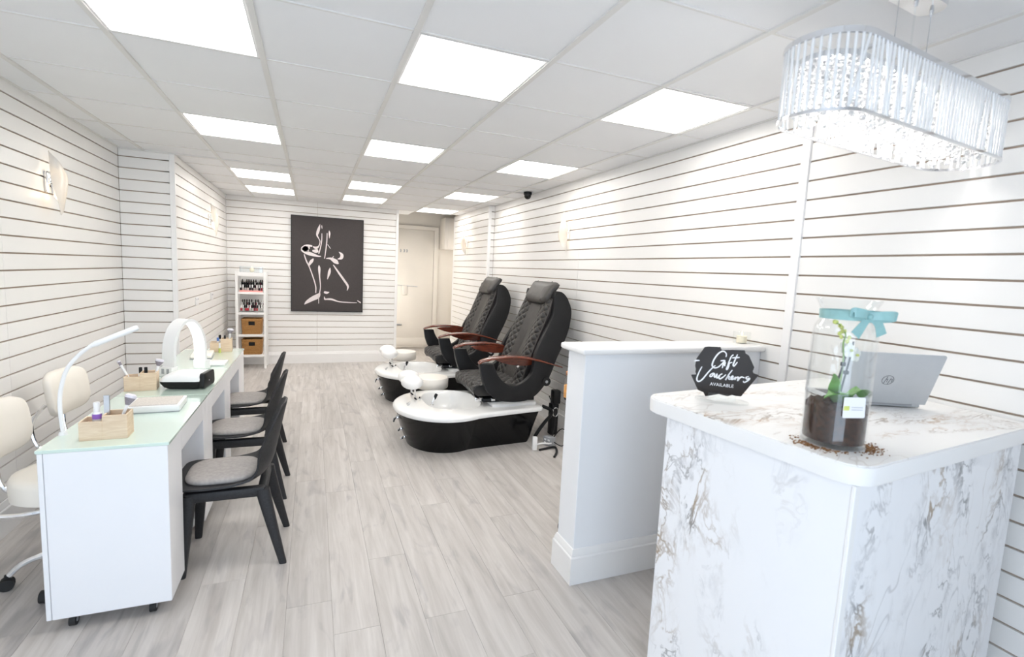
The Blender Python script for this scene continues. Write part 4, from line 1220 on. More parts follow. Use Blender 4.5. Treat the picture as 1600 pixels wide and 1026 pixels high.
# ------------------------------------------------------------------ black plastic side chairs
def make_chair():
    t = thing('side_chair', '', 'chair', group='black plastic chairs at the nail desks')
    # profile rows: (x, z, half width, edge dx, edge dz)
    rows_ = [(-.268, .432, .165, .01, -.004), (-.262, .446, .195, .006, 0), (-.22, .449, .213, 0, .004), (-.12, .444, .222, 0, .008), (0, .440, .226, 0, .016), (.10, .446, .224, -.006, .032), (.155, .468, .218, -.022, .058),
             (.190, .515, .208, -.050, .070), (.208, .575, .198, -.062, .052), (.222, .64, .188, -.056, .030), (.237, .71, .177, -.042, .014), (.252, .78, .160, -.030, .004), (.262, .825, .132, -.024, 0), (.267, .848, .085, -.02, -.003)]
    P = smooth_path([(x, 0, z) for x, z, *_ in rows_], 3)
    def lerp(i, f, k):
        a = rows_[i][k]; b = rows_[min(i+1, len(rows_)-1)][k]; return a+(b-a)*f
    rows = []
    for q, p in enumerate(P):
        i, f = divmod(q, 3); f /= 3
        hw, ex, ez = lerp(i, f, 2), lerp(i, f, 3), lerp(i, f, 4)
        row = []
        for j in range(17):
            s = j/8-1; e = abs(s)**2.6
            row.append(Vector((p.x+ex*e, hw*s*(1-.02*e), p.z+ez*e)))
        rows.append(row)
    bm = new(); grid(bm, rows); solid(bm, .010)
    obj('shell', bm, M['chair_pl'], t, 50)
    # seat cushion
    bm = new()
    def cush(s, z): return [Vector((-.050+.170*s*math.copysign(abs(math.cos(a))**.62, math.cos(a)), .172*s*math.copysign(abs(math.sin(a))**.62, math.sin(a)), z)) for a in [2*PI*i/36 for i in range(36)]]
    loft(bm, [cush(.93, .4555), cush(.99, .461), cush(1, .471), cush(.975, .481), cush(.88, .487), cush(.45, .490)])
    obj('seat_cushion', bm, M['grey_fabric'], t, 60)
    # under-frame and legs
    bm = new()
    for y in (-.165, .165): box(bm, -.20, .165, y-.024, y+.024, .376, .430, .012)
    for x in (-.19, .15): box(bm, x-.022, x+.022, -.165, .165, .376, .430, .012)
    obj('seat_frame', bm, M['chair_pl'], t)
    for sx, x0, x1 in ((-1, -.185, -.215), (1, .150, .250)):
        for sy in (-1, 1):
            bm = new(); L_ = []
            for k in range(7):
                f = k/6; z = .415*(1-f); x = x0+(x1-x0)*(f**1.05); y = sy*(.165+.038*f)
                a = .035*(1-f)+.018*f; b_ = .027*(1-f)+.017*f
                L_.append([Vector((x+a*math.copysign(abs(math.cos(u))**.6, math.cos(u)), y+b_*math.copysign(abs(math.sin(u))**.6, math.sin(u)), z)) for u in [2*PI*i/12+.26 for i in range(12)]])
            loft(bm, L_); obj('leg', bm, M['chair_pl'], t, 50)
    return t
ch0 = make_chair()
for i, (x, y, rz, lab) in enumerate(((-.395, 2.985, 0, 'black plastic side chair with grey cushion, nearest of three at the desks'), (-.425, 3.79, R(-1), 'black plastic side chair with grey cushion, middle of three at the desks'), (-.475, 4.563, R(1), 'black plastic side chair with grey cushion, farthest of three at the desks'))):
    o = ch0 if i == 0 else copy_tree(ch0)
    o.location = (x, y, 0); o.rotation_euler = (0, 0, rz); o['label'] = lab

# white lead under the desk
t = thing('power_lead', 'short white power lead with a plug under the nearest desk', 'cable', (-.70, 3.165, 0))
bm = new(); tube(bm, smooth_path([(-.03, -.06, .006), (0, -.05, .006), (.03, -.01, .008), (.035, .04, .03), (.03, .07, .075)], 6), .005, 8); obj('lead', bm, M['white_pl'], t)
bm = new(); box(bm, .028, .062, .06, .10, .045, .09, .006); obj('plug', bm, M['white_pl'], t)

# ------------------------------------------------------------------ cream technician chairs behind the desks
def make_tech():
    """Seat at the origin, back towards -x."""
    t = thing('technician_chair', '', 'chair', group='cream technician chairs behind the desks')
    SH = .555
    bm = new(); lathe(bm, [(.185, SH-.118), (.200, SH-.108), (.203, SH-.03), (.192, SH-.008), (.16, SH), (.05, SH+.004)], 36); obj('seat', bm, M['cream'], t, 50)
    # curved backrest pad
    def pad(sc_, dx):
        out = []
        for q in range(40):
            a = 2*PI*q/40; y = .205*sc_*math.copysign(abs(math.cos(a))**.5, math.cos(a)); z = .135*sc_*math.copysign(abs(math.sin(a))**.5, math.sin(a))
            out.append(Vector((-.285+.9*y*y-.12*z+dx, y*(1-.25*max(0, -z)), SH+.205+z)))
        return out
    bm = new(); loft(bm, [pad(.86, -.002), pad(.97, .004), pad(1, .018), pad(.985, .034), pad(.90, .046), pad(.45, .052)])
    obj('backrest', bm, M['cream'], t, 60)
    bm = new(); tube(bm, smooth_path([(-.275, .08, SH+.20), (-.29, .05, SH+.05), (-.25, .03, SH-.10), (-.12, 0, SH-.13), (0, 0, SH-.13)], 6), .011, 8); obj('back_bracket', bm, M['chrome'], t)
    bm = new(); tube(bm, smooth_path([(-.262, -.17, SH+.16), (-.31, -.215, SH+.06), (-.27, -.23, SH-.08), (-.15, -.22, SH-.128), (0, -.20, SH-.13), (.08, -.1, SH-.128), (.05, 0, SH-.128)], 6), .011, 8); obj('chrome_arm', bm, M['chrome'], t)
    bm = new(); cyl(bm, (0, 0, .11), (0, 0, .30), .026, n=16); cyl(bm, (0, 0, .30), (0, 0, SH-.11), .014, n=16); obj('gas_lift', bm, M['chrome'], t)
    for k in range(5):
        a = 2*PI*k/5+R(200)
        d = Vector((math.cos(a), math.sin(a), 0)); s = Vector((-d.y, d.x, 0))
        bm = new(); tube(bm, smooth_path([Vector((0, 0, .125)), d*.10+Vector((0, 0, .128)), d*.17+Vector((0, 0, .108)), d*.215+Vector((0, 0, .066))], 5), [.017]*6+[.014]*10, 10); obj('base_arm', bm, M['chrome'], t)
        bm = new(); c = d*.225+Vector((0, 0, .028))
        for q in (-.014, .014): cyl(bm, c+s*(q-.009), c+s*(q+.009), .028, n=16)
        cyl(bm, c-s*.006, c+s*.006, .03, n=14); cyl(bm, c+Vector((0, 0, .02)), c+Vector((0, 0, .045)), .008, n=8)
        obj('castor', bm, M['rubber'], t)
    return t
tc0 = make_tech()
for i, (x, y, rz, lab) in enumerate(((-1.130, 2.985, R(-3), 'cream technician chair on a chrome star base behind the nearest desk'), (-1.165, 3.765, R(-6), 'cream technician chair behind the middle desk, turned slightly'))):
    o = tc0 if i == 0 else copy_tree(tc0)
    o.location = (x, y, 0); o.rotation_euler = (0, 0, rz); o['label'] = lab
# ------------------------------------------------------------------ polish rack at the back
SX0, SX1, SY0, SY1 = -1.045, -.640, 8.20, 8.52
rk = thing('polish_rack', 'narrow white open rack of nail polish and baskets by the back wall', 'rack', ((SX0+SX1)/2, (SY0+SY1)/2, 0))
ox, oy = rk.location.x, rk.location.y
levels = [.215, .520, .845, 1.145]
for x in (SX0, SX1-.034):
    for y in (SY0, SY1-.034):
        bm = new(); box(bm, x-ox, x+.034-ox, y-oy, y+.034-oy, 0, 1.445 if y == SY0 else 1.445, .003, 1); obj('post', bm, M['trim'], rk, 0)
for z in levels:
    bm = new(); box(bm, SX0+.034-ox, SX1-.034-ox, SY0+.004-oy, SY1-.004-oy, z-.034, z, .002, 1); obj('shelf', bm, M['trim'], rk, 0)
bm = new(); box(bm, SX0+.034-ox, SX1-.034-ox, SY0+.004-oy, SY1-.004-oy, 1.375, 1.43, .003, 1); obj('top_board', bm, M['trim'], rk, 0)
for z in levels[2:]:
    bm = new(); box(bm, SX0+.034-ox, SX1-.034-ox, SY1-.03-oy, SY1-.014-oy, z+.10, z+.14, .002, 1); obj('back_rail', bm, M['trim'], rk, 0)
# polish stands (tiered acrylic) and bottles
polish_cols = [(.015, .012, .014), (.012, .010, .012), (.25, .01, .03), (.10, .008, .03), (.55, .52, .50), (.02, .015, .02), (.45, .04, .06), (.70, .62, .60)]
PM = [noise_tone(mat('polish_%s' % n_, c, .15, coat=.4), .05, 20) for n_, c in zip(('black', 'ink', 'red', 'plum', 'silver', 'night', 'coral', 'nude'), polish_cols)]
pnames = ['black', 'ink black', 'red', 'plum', 'silver white', 'midnight black', 'coral red', 'nude']
def polish_mesh(mi, cap):
    bm = new(); lathe(bm, [(.0125, 0), (.0135, .002), (.0135, .034), (.006, .040)], 10); 
    lathe(bm, [(.0078, .040), (.0072, .082), (.006, .084)], 10, mi=1)
    return mesh_of('polish_bottle', bm, [PM[mi], M['black_pl'] if cap else M['white_pl']], 40)
pmesh = {}
rr = random.Random(9)
rown = ['front', 'middle', 'back']
for li, (zl, st) in enumerate(((levels[3], 'pink'), (levels[2], 'clear'))):
    for tier in range(3):
        tt = tag(obj('display_step', box(new(), SX0+.05, SX1-.05, SY0+.03+tier*.085, SY0+.03+tier*.085+.083, zl, zl+.022+tier*.036, .002, 1), M[st] if tier == 0 else M['clear']),
                 '%s acrylic display step, %s row on the %s polish shelf' % ('pink' if (st == 'pink' and tier == 0) else 'clear', rown[tier], ('upper', 'lower')[li]), 'display step', 'acrylic display steps')
        n = 10
        for k in range(n):
            if li == 0: mi = rr.choice((0, 1, 5, 0, 1, 3, 7)) if tier else rr.choice((0, 4, 7, 5, 4, 2)); cap = rr.random() < (.9 if tier else .6)
            else: mi = rr.choice((0, 3, 4, 5, 2, 7)) if tier else rr.choice((6, 2, 6, 2, 4)); cap = rr.random() < (.6 if tier else .4)
            if (mi, cap) not in pmesh: pmesh[(mi, cap)] = polish_mesh(mi, cap)
            x = SX0+.068+k*(SX1-SX0-.136)/(n-1)+rr.uniform(-.003, .003)
            o = obj('polish_bottle', pmesh[(mi, cap)], None, loc=(x, SY0+.03+tier*.085+.042, zl+.022+tier*.036))
            ordw = ('first', 'second', 'third', 'fourth', 'fifth', 'sixth', 'seventh', 'eighth', 'ninth', 'tenth')[k]
            tag(o, '%s nail polish with %s cap, %s from left in %s row, %s polish shelf' % (pnames[mi], 'black' if cap else 'white', ordw, rown[tier], ('upper', 'lower')[li]), 'nail polish', 'nail polish bottles on the rack')
# wicker baskets
def basket(label, z, w, h, full):
    t = thing('wicker_basket', label, 'basket', ((SX0+SX1)/2+.005, SY0+.14, z), 0, 'wicker baskets on the rack')
    d = .24
    bm = new(); th = .010; s = .92
    n = 12
    # walls woven as stacked coils
    for k in range(n):
        f = k/(n-1); a = w/2*(s+(1-s)*f); b_ = d/2*(s+(1-s)*f); zc = .008+(h-.016)*f
        pts = [Vector((u, v, zc)) for u, v in rounded([(-a, -b_), (a, -b_), (a, b_), (-a, b_)], [.02]*4, 4)]
        if .60 < f < .84:      # leave the hand hole open at the front
            lo = [p for p in pts]
            front = Vector((-.042, -b_, zc)), Vector((.042, -b_, zc))
            # start after the hole and go round
            seq = [front[1]]+[p for p in pts if not (abs(p.y+b_) < 1e-4 and abs(p.x) < .05) ]
            # order: right of hole .. around .. left of hole
            seq = [front[1]]+sorted([p for p in pts], key=lambda p: (math.atan2(p.y, p.x)+PI/2) % (2*PI))+[front[0]]
            tube(bm, seq, h/(2*n)*1.08, 6)
        else: tube(bm, pts, h/(2*n)*1.08, 6, True)
    obj('woven_wall', bm, M['wicker'], t, 60)
    bm = new(); box(bm, -w*.45, w*.45, -d*.45, d*.45, 0, .008); obj('basket_base', bm, M['wicker'], t, 0)
    return t
basket('brown wicker basket with hand hole on the third shelf of the rack', levels[1], .262, .228, 1)
basket('brown wicker basket on the lowest shelf of the rack, dark contents showing', levels[0], .262, .225, 1)
for z, lab in ((levels[1], 'dark towels inside the upper wicker basket'), (levels[0], 'dark towels inside the lower wicker basket')):
    tag(obj('towel_bundle', box(new(), SX0+.095, SX1-.085, SY0+.045, SY0+.235, z+.0085, z+.205, .03, 3), M['black_pl']), lab, 'towel', 'towels in the baskets')
# acrylic tray and candle on top
t = thing('acrylic_tray', 'clear acrylic tray on top of the rack', 'tray', ((SX0+SX1)/2, SY0+.14, 1.43))
bm = new()
for a in ((-.15, .15, -.08, -.077), (-.15, .15, .077, .08), (-.15, -.147, -.077, .077), (.147, .15, -.077, .077)): box(bm, *a, .003, .085)
box(bm, -.15, .15, -.08, .08, 0, .003); obj('tray', bm, M['clear'], t, 0)
t = thing('glowing_candle', 'round yellow candle glowing in the tray on top of the rack', 'candle', ((SX0+SX1)/2+.005, SY0+.13, 1.434))
bm = new(); ellipsoid(bm, (0, 0, .032), .034, .034, .032, 16, 10); obj('wax_ball', bm, M['wax'], t)
bm = new(); lathe(bm, [(.003, .06), (.007, .068), (.001, .09)], 10); obj('flame', bm, M['flame'], t)

# ------------------------------------------------------------------ pedicure spa chairs
PC = Vector((1.15, 4.51, 0))
def make_spa():
    t = thing('pedicure_chair', '', 'pedicure chair', group='black pedicure spa chairs')
    def outline(rad, rear, hw, n=44):
        """Half outline mirrored: round bulb at the front blending to a narrower rear."""
        up = []
        for i in range(n+1):
            a = PI-(PI-R(62))*i/n*1.0
            if i <= n: up.append((rad*math.cos(a), rad*1.12*math.sin(a)))
        # straight taper to the rear with a rounded corner
        x0, y0 = up[-1]; rc = .05
        for k in range(1, 7): f = k/7; up.append((x0+(rear-rc-x0)*f, y0+(hw-y0)*(f**.85)))
        for k in range(6): a = PI/2-PI/2*k/5; up.append((rear-rc+rc*math.cos(a), hw-rc+rc*math.sin(a)))
        lo = [(x, -y) for x, y in up[::-1]]
        return up+lo[:-1] if abs(up[0][1]) < 1e-6 else up+lo
    base = [(0, .335, .79, .275), (.05, .355, .81, .285), (.15, .393, .83, .300), (.25, .422, .855, .318), (.325, .440, .875, .332)]
    bm = new(); loft(bm, [[Vector((x, y, z)) for x, y in outline(r, re, hw)] for z, r, re, hw in base], False); bm.faces.new(bm.verts[:len(outline(.4, .8, .3))])
    obj('tub_base', bm, M['black_gloss'], t, 40)
    bm = new()
    oo = lambda d, z: [Vector((x, y, z)) for x, y in outline(.462+d, .90+d, .350+d)]
    nn = len(outline(.4, .9, .3))
    def bowl(s, z, dx=0):
        out = []
        for i, (x, y) in enumerate(outline(.462, .90, .350)):
            a = math.atan2(y, x-.09)
            out.append(Vector((.09+dx+.26*s*math.copysign(abs(math.cos(a))**.75, math.cos(a)), .06+.34*s*math.copysign(abs(math.sin(a))**.75, math.sin(a)), z)))
        return out
    loft(bm, [oo(-.03, .318), oo(-.004, .318), oo(0, .326), oo(.0, .345), oo(-.008, .357), oo(-.022, .362), bowl(1.08, .366), bowl(1.03, .366), bowl(1.0, .356), bowl(.96, .30), bowl(.88, .20), bowl(.74, .165), bowl(.3, .16)], False)
    ls = bm.verts[:]; bm.faces.new(ls[-nn:])
    obj('basin_rim', bm, M['acrylic_white'], t, 40)
    bm = new(); loft(bm, [[Vector((u, v, z)) for u, v in rounded([(.40+s, -.29+s), (.86-s, -.27+s), (.86-s, .33-s), (.40+s, .36-s)], [.04]*4, 4)] for s, z in ((0, .355), (0, .385), (.012, .395))])
    obj('rear_deck', bm, M['acrylic_white'], t, 40)
    # chrome spray nozzle, spout, buttons
    bm = new(); tube(bm, smooth_path([(-.125, -.09, .362), (-.12, -.09, .40), (-.105, -.09, .43), (-.085, -.09, .447)], 5), .008, 8); cyl(bm, (-.125, -.09, .362), (-.125, -.09, .368), .016, n=14); tap = obj('hand_shower', bm, M['chrome'], t)
    bm = new(); tube(bm, [(-.102, -.09, .418), (-.093, -.09, .452), (-.083, -.088, .466)], [.009, .016, .013], 10); obj('shower_head', bm, M['black_pl'], tap)
    bm = new(); cyl(bm, (-.19, .16, .362), (-.19, .16, .370), .020, n=16); cyl(bm, (-.19, .16, .370), (-.19, .16, .383), .008, n=12, mi=1); obj('jet_button', bm, [M['chrome'], M['black_pl']], t)
    bm = new()
    for q in (-.02, .02): cyl(bm, (-.335, -.04+q, .362), (-.335, -.04+q, .375), .012, n=12); tube(bm, [(-.335, -.04+q, .378), (-.312, -.04+q, .386)], .004, 6)
    obj('water_taps', bm, M['chrome'], t)
    # three chrome fittings down the front of the tub
    for z, r in ((.245, .42), (.135, .382), (.055, .350)):
        bm = new(); c = Vector((-r, .0, z)); cyl(bm, c+Vector((.02, 0, 0)), c+Vector((-.012, 0, -.004)), .024, .020, 14)
        tube(bm, [c+Vector((-.012, 0, -.002)), c+Vector((-.034, -.012, -.012)), c+Vector((-.042, -.022, -.040 if z > .2 else -.016))], [.012, .011, .008], 8)
        obj('chrome_fitting', bm, M['chrome'], t)
    # padded foot rest on two rods
    fr = []
    for y in (.14, .335):
        bm = new(); cyl(bm, (-.235, y, .362), (-.225, y, .372), .022, n=14, mi=1); cyl(bm, (-.235, y, .37), (-.245, y, .485), .009, n=10); obj('foot_rest_rod', bm, [M['chrome'], M['black_pl']], t)
    bm = new()
    for y, dz in ((.14, 0), (.335, .01)): ellipsoid(bm, (-.270, y, .532+dz), .105, .125, .066, 18, 10)
    obj('foot_rest_pad', bm, M['plush'], t, 60)
    # ---- seat
    OX, OY = PC.x, PC.y
    cy = .09
    bm = new(); box(bm, .33, .85, cy-.30, cy+.30, .393, .43, .006); box(bm, .30, .70, cy-.20, cy+.20, .43, .465, .01)
    obj('seat_mechanism', bm, M['black_pl'], t)
    bm = new(); box(bm, .26, .33, cy-.28, cy-.24, .40, .44, .006); box(bm, .40, .44, cy-.325, cy-.28, .41, .435, .004); obj('slide_lever', bm, M['chrome'], t)
    # seat cushion: quilted, front edge rolled down
    rows = []
    for x, z, hw in ((.280, .465, .315), (.240, .478, .322), (.218, .52, .328), (.220, .562, .330), (.248, .592, .332), (.33, .604, .332), (.45, .600, .330), (.56, .588, .326), (.66, .578, .322), (.77, .58, .318)):
        rows.append([Vector((x+.008*abs(j/8-1)**6, cy+hw*(j/8-1), z-.030*abs(j/8-1)**6)) for j in range(17)])
    bm = new(); grid(bm, rows); obj('seat_top', bm, M['quilt'], t, 60, recalc=True)
    bm = new(); prism(bm, [(.282, .462), (.242, .475), (.223, .52), (.226, .556), (.255, .572), (.45, .580), (.74, .556), (.76, .462)], lambda u, v, w: Vector((u, cy+w, v)), -.328, .328, .012, 3)
    obj('seat_cushion', bm, M['leather'], t)
    # backrest: slopes back
    def bk(v):  # point on the backrest front centre line
        pts = [(.685, .56), (.73, .72), (.795, .90), (.862, 1.07), (.922, 1.22), (.975, 1.36), (.998, 1.42)]
        f = v*(len(pts)-1); i = min(int(f), len(pts)-2); f -= i
        return Vector((pts[i][0]+(pts[i+1][0]-pts[i][0])*f, 0, pts[i][1]+(pts[i+1][1]-pts[i][1])*f))
    def bw(v): return .322+.012*math.sin(PI*v)-.045*max(0, v-.7)/.3
    nb = Vector((-.92, 0, .38))
    for lab, a, b_, m_, bul in (('quilted_side', -1, -.36, 'quilt', .018), ('smooth_centre', -.36, .36, 'leather_soft', -.004), ('quilted_side', .36, 1, 'quilt', .018)):
        rows = []
        for i in range(25):
            v = i/24; p = bk(v); row = []
            for j in range(9):
                s = j/8; u = a+(b_-a)*s
                off = bul*math.sin(PI*s)+.02*(abs(u)**2)*(1 if abs(u) < .9 else .4)-.03*max(0, abs(u)-.88)/.12
                if lab == 'smooth_centre': off += .004*math.sin(9*v+3*s)*math.sin(PI*s)
                row.append(p+Vector((0, cy+u*bw(v), 0))+nb*off)
            rows.append(row)
        bm = new(); grid(bm, rows); obj(lab, bm, M[m_], t, 60)
    bm = new(); L_ = []
    for i in range(13):
        v = i/12; p = bk(v); w = bw(v); d = Vector((.92, 0, -.38))
        L_.append([p+d*.006+Vector((0, cy-w, 0)), p+d*.006+Vector((0, cy+w, 0)), p+d*.10+Vector((0, cy+w*.97, 0)), p+d*.10+Vector((0, cy-w*.97, 0))])
    loft(bm, L_); obj('backrest_cushion', bm, M['leather'], t, 40)
    for s in (-1, 1):
        bm = new(); tube(bm, [bk(i/16)+Vector((0, cy+s*(bw(i/16)+.002), 0))+Vector((.92, 0, -.38))*.008 for i in range(17)], .005, 6); obj('piping', bm, M['leather_soft'], t)
    # head pillow
    hp = Vector((1.018, cy-.03, 1.405)); hu = Vector((.58, 0, .815)); hn = Vector((-.815, 0, .58))
    bm = new()
    def pil(s, d, k=1.0): return [hp+Vector((0, u*s, 0))+hu*(v*s)+hn*(d+.016*k*(abs(u)/.26)**2) for u, v in rounded([(-.235, -.118), (.235, -.118), (.275, .122), (-.275, .122)], [.075, .075, .035, .035], 6)]
    loft(bm, [pil(.90, -.005), pil(1, .008), pil(1.0, .038), pil(.96, .052), pil(.82, .062), pil(.4, .066)])
    pl_ = obj('head_pillow', bm, M['leather_soft'], t, 60)
    for s in (-1, 1):
        bm = new(); tube(bm, [hp+Vector((0, s*.165, 0))+hu*(v/10*.23-.11)+hn*.0705 for v in range(11)], .0035, 6); obj('pillow_seam', bm, M['leather'], pl_)
    # moulded side shells that carry the arms
    OUT = [(.262, .775), (.268, .742), (.290, .64), (.345, .52), (.43, .447), (.53, .415), (.69, .410), (.80, .440), (.90, .530), (.975, .650), (1.03, .80), (1.09, .93), (1.145, 1.08), (1.165, 1.24), (1.145, 1.33), (1.135, 1.335), (1.13, 1.36), (1.10, 1.405), (1.05, 1.445), (.985, 1.452), (.972, 1.40), (.968, 1.24), (.925, 1.12), (.87, 1.0), (.81, .86), (.795, .74), (.775, .665), (.70, .595), (.62, .565), (.54, .578), (.475, .63), (.425, .70), (.395, .775)]
    OUT = [((x+1.14)*.984-1.15, 1.61-(1.61-z)*.984) for x, z in OUT]
    def resample(pts, n):
        P = smooth_path([(x, z, 0) for x, z in pts], 6); d = [0]
        for p, q in zip(P, P[1:]): d.append(d[-1]+(q-p).length)
        out = []; i = 0
        for k in range(n+1):
            t_ = d[-1]*k/n
            while i < len(P)-2 and d[i+1] < t_: i += 1
            out.append(P[i].lerp(P[i+1], (t_-d[i])/max(1e-9, d[i+1]-d[i])))
        return out
    ko = OUT.index(min(OUT[:22], key=lambda q: abs(q[0]-((.985+1.14)*.984-1.15))+abs(q[1]-(1.61-(1.61-1.452)*.984))))
    A_ = resample(OUT[:ko+1], 60); B_ = resample(OUT[ko+1:][::-1], 60)
    for s in (-1, 1):
        ya = min(cy+s*.400, cy+s*.465); yb = max(cy+s*.400, cy+s*.465); c_ = .010
        bm = new(); L_ = []
        for a, b in zip(A_, B_):
            d = (b-a).normalized()*c_
            tp = lambda z: .12*max(0, min(1, (z-.78)/.6))
            P3 = lambda p, y: Vector(((p.x+1.15)*(1+tp(p.y)/4.2)-1.15, y-s*tp(p.y), p.y))
            L_.append([P3(a, ya+c_), P3(a+d*.3, ya+c_*.3), P3(a+d, ya), P3(b-d, ya), P3(b-d*.3, ya+c_*.3), P3(b, ya+c_), P3(b, yb-c_), P3(b-d*.3, yb-c_*.3), P3(b-d, yb), P3(a+d, yb), P3(a+d*.3, yb-c_*.3), P3(a, yb-c_)])
        loft(bm, L_)
        sh = obj('side_shell', bm, M['black_pl'], t, 35)
        bm = new(); cyl(bm, (.89, cy+s*.463, .61), (.89, cy+s*.473, .61), .042, n=24); cyl(bm, (.89, cy+s*.472, .61), (.89, cy+s*.477, .61), .014, n=14, mi=1); obj('pivot_disc', bm, [M['black_pl'], M['grey_pl']], sh)
        # wooden arm rest
        rows = []; top_ = [(.222, .800), (.245, .820), (.34, .848), (.46, .858), (.58, .858), (.70, .846), (.82, .818), (.94, .782), (1.065, .742)]
        bm = new(); L_ = []
        for i, (x, z) in enumerate(top_):
            w = (.034, .042, .048, .050, .050, .048, .044, .038, .026)[i]; th = (.016, .022, .028, .030, .030, .028, .024, .020, .014)[i]
            c = cy+s*.432; x = (x+1.14)*.988-1.118; z = 1.602-(1.61-z)*.988
            L_.append([Vector((x, c+w*math.copysign(abs(math.cos(a))**.7, math.cos(a)), z-th/2+th/2*math.copysign(abs(math.sin(a))**.7, math.sin(a)))) for a in [2*PI*k/14 for k in range(14)]])
        loft(bm, L_); obj('wooden_armrest', bm, M['wood_red'], t, 50)
        bm = new(); prism(bm, [(p.x, p.y) for p in smooth_path([(.40, .822), (.50, .775), (.62, .752), (.72, .750), (.80, .768), (.80, .800), (.66, .830)], 4, True)], lambda u, v, w: Vector((u, w, v)), cy+s*.365-.011, cy+s*.365+.011, .004, 2)
        obj('fold_tray', bm, M['wood_red'], t)
        bm = new(); cyl(bm, (.62, cy+s*.365, .765), (.62, cy+s*.405, .75), .012, n=10); obj('tray_hinge', bm, M['chrome'], t)
    # back cover
    bm = new(); L_ = []
    for x, z in ((1.105, 1.425), (1.13, 1.39), (1.145, 1.27), (1.115, 1.10), (1.05, .95), (.985, .80), (.92, .66), (.85, .55)):
        x = (x+1.14)*.984-1.15; wz = .405-.12*max(0, min(1, (z-.78)/.6)); x += .05*max(0, min(1, (z-.78)/.6))
        L_.append([Vector((x-.05, cy-wz, z-.01)), Vector((x+.0, cy-wz+.004, z)), Vector((x+.04, cy-.2, z)), Vector((x+.04, cy+.2, z)), Vector((x, cy+wz-.004, z)), Vector((x-.05, cy+wz, z-.01))])
    loft(bm, L_); obj('back_cover', bm, M['black_pl'], t, 50)
    return t
spa = make_spa()
for i, (dx, dy, lab) in enumerate(((0, 0, 'black leather pedicure chair with wooden arms, nearer one beside the partition'), (.02, 1.64, 'black leather pedicure chair with wooden arms, farther one behind the first'))):
    o = spa if i == 0 else copy_tree(spa)
    o.location = PC+Vector((dx, dy, 0)); o['label'] = lab

# two low round stools
for i, (x, y, lab) in enumerate(((1.205, 5.24, 'round white padded stool between the two pedicure chairs'), (1.18, 6.95, 'round white padded stool beyond the farther pedicure chair'))):
    t = thing('round_stool', lab, 'stool', (x, y, 0), 0, 'round white stools')
    bm = new(); lathe(bm, [(.165, .335), (.175, .345), (.178, .43), (.170, .448), (.14, .452), (.02, .452)], 32); obj('seat', bm, M['stool'], t, 50)
    bm = new(); cyl(bm, (0, 0, .08), (0, 0, .335), .022, n=14); obj('column', bm, M['chrome'], t)
    for k in range(5):
        a = 2*PI*k/5+.5; d = Vector((math.cos(a), math.sin(a), 0))
        bm = new(); tube(bm, [d*.0+Vector((0, 0, .09)), d*.10+Vector((0, 0, .085)), d*.19+Vector((0, 0, .055))], [.016, .014, .012], 8); obj('base_arm', bm, M['chrome'], t)
        bm = new(); s = Vector((-d.y, d.x, 0)); c = d*.195+Vector((0, 0, .024)); cyl(bm, c-s*.018, c+s*.018, .024, n=14); cyl(bm, c+Vector((0, 0, .015)), c+Vector((0, 0, .04)), .007, n=8); obj('castor', bm, M['rubber'], t)

# wiring at the rear of the nearer chair
t = thing('socket_block', 'pale grey extension socket block on the floor behind the nearer tub', 'extension lead', (2.09, 4.10, 0), R(20))
bm = new(); box(bm, -.035, .035, -.05, .05, 0, .085, .006); obj('case', bm, M['grey_pl'], t)
bm = new()
for y in (-.025, .02):
    for z in (.03, .06): box(bm, -.042, -.034, y-.012, y+.012, z-.008, z+.008, .002, 1)
obj('socket_face', bm, M['white_pl'], t)
t = thing('white_adapter', 'upright white plug adapter on the floor near the tub', 'plug', (1.90, 4.02, 0), R(-15))
bm = new(); box(bm, -.022, .022, -.018, .018, 0, .125, .005); obj('case', bm, M['white_pl'], t)
bm = new(); tube(bm, smooth_path([(.02, 0, .05), (.07, .01, .06), (.13, .03, .05), (.165, .05, .045)], 5), .008, 8); obj('lead', bm, M['white_pl'], t)
def cable(label, pts, r, m='black_pl'):
    bm = new(); tube(bm, smooth_path(pts, 7), r, 8)
    tag(obj('cable', bm, M[m]), label, 'cable', 'cables behind the nearer pedicure chair')
cable('thick black hose bent behind the nearer tub', [(1.98, 4.22, .03), (2.02, 4.20, .12), (2.10, 4.22, .20), (2.17, 4.26, .24), (2.19, 4.30, .28), (2.12, 4.36, .31)], .017)
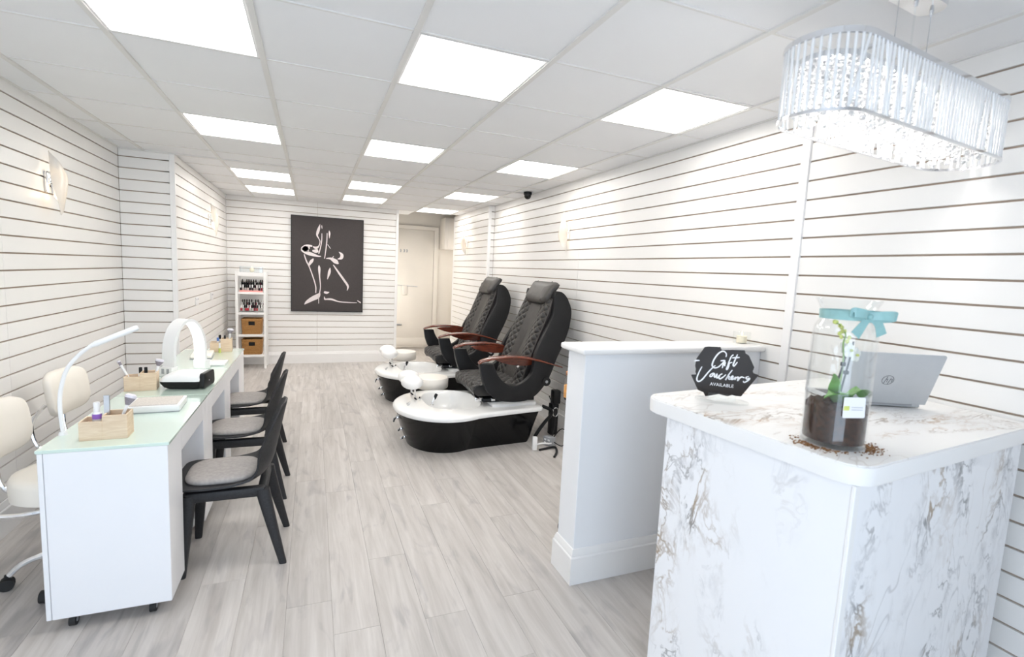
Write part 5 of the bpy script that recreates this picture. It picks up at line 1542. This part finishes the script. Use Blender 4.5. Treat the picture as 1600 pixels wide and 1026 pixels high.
cable('thin black wire hanging down to the socket block', [(2.17, 4.32, .42), (2.20, 4.28, .33), (2.19, 4.20, .22), (2.15, 4.14, .12), (2.12, 4.115, .07)], .005)
cable('black wire curling from the socket block to the wall', [(2.13, 4.118, .05), (2.22, 4.14, .13), (2.30, 4.18, .10), (2.36, 4.2, .008), (2.42, 4.16, .008)], .005)
cable('black wire looping right of the socket block', [(2.12, 4.06, .04), (2.18, 4.0, .02), (2.26, 4.02, .10), (2.34, 4.05, .14), (2.42, 4.1, .16)], .005)
cable('flat black lead lying across the floor before the block', [(1.935, 3.985, .008), (2.0, 4.0, .01), (2.09, 3.99, .02), (2.07, 3.9, .012), (1.99, 3.79, .009)], .011)
t = thing('pump_motor', 'black pump with chrome ring low behind the nearer chair', 'pump', (2.27, 4.40, 0))
bm = new(); box(bm, -.04, .04, -.04, .04, 0, .32, .01); box(bm, -.03, .05, -.05, .03, .32, .46, .012); obj('motor_body', bm, M['black_pl'], t)
bm = new(); tube(bm, [Vector((.0+.03*math.cos(a), -.044, .24+.045*math.sin(a))) for a in [2*PI*i/18 for i in range(18)]], .007, 8, True); obj('chrome_ring', bm, M['chrome'], t)

# jar with a cork lid on a small black stand behind the partition
t = thing('pedestal_stand', 'slim black round pedestal stand behind the partition end', 'stand', (1.535, 2.66, 0))
bm = new(); lathe(bm, [(.075, 0), (.075, .012), (.02, .02), (.02, .83), (.085, .845), (.090, .862), (.084, .866)], 24); obj('stand_body', bm, M['black_pl'], t)
t = thing('cork_jar', 'glass jar of amber crystals with a cork lid behind the partition', 'jar', (1.468, 2.65, .866))
bm = new(); lathe(bm, [(.034, .002), (.036, .004), (.036, .108), (.026, .128), (.024, .140)], 20, caps=False); obj('glass_body', bm, M['clear'], t)
bm = new(); lathe(bm, [(.033, 0), (.034, .004), (.034, .074), (.02, .078)], 20); obj('crystals', bm, M['terracotta'], t)
bm = new(); lathe(bm, [(.023, .136), (.027, .142), (.027, .158), (.024, .161)], 18); obj('cork_lid', bm, M['cork'], t)
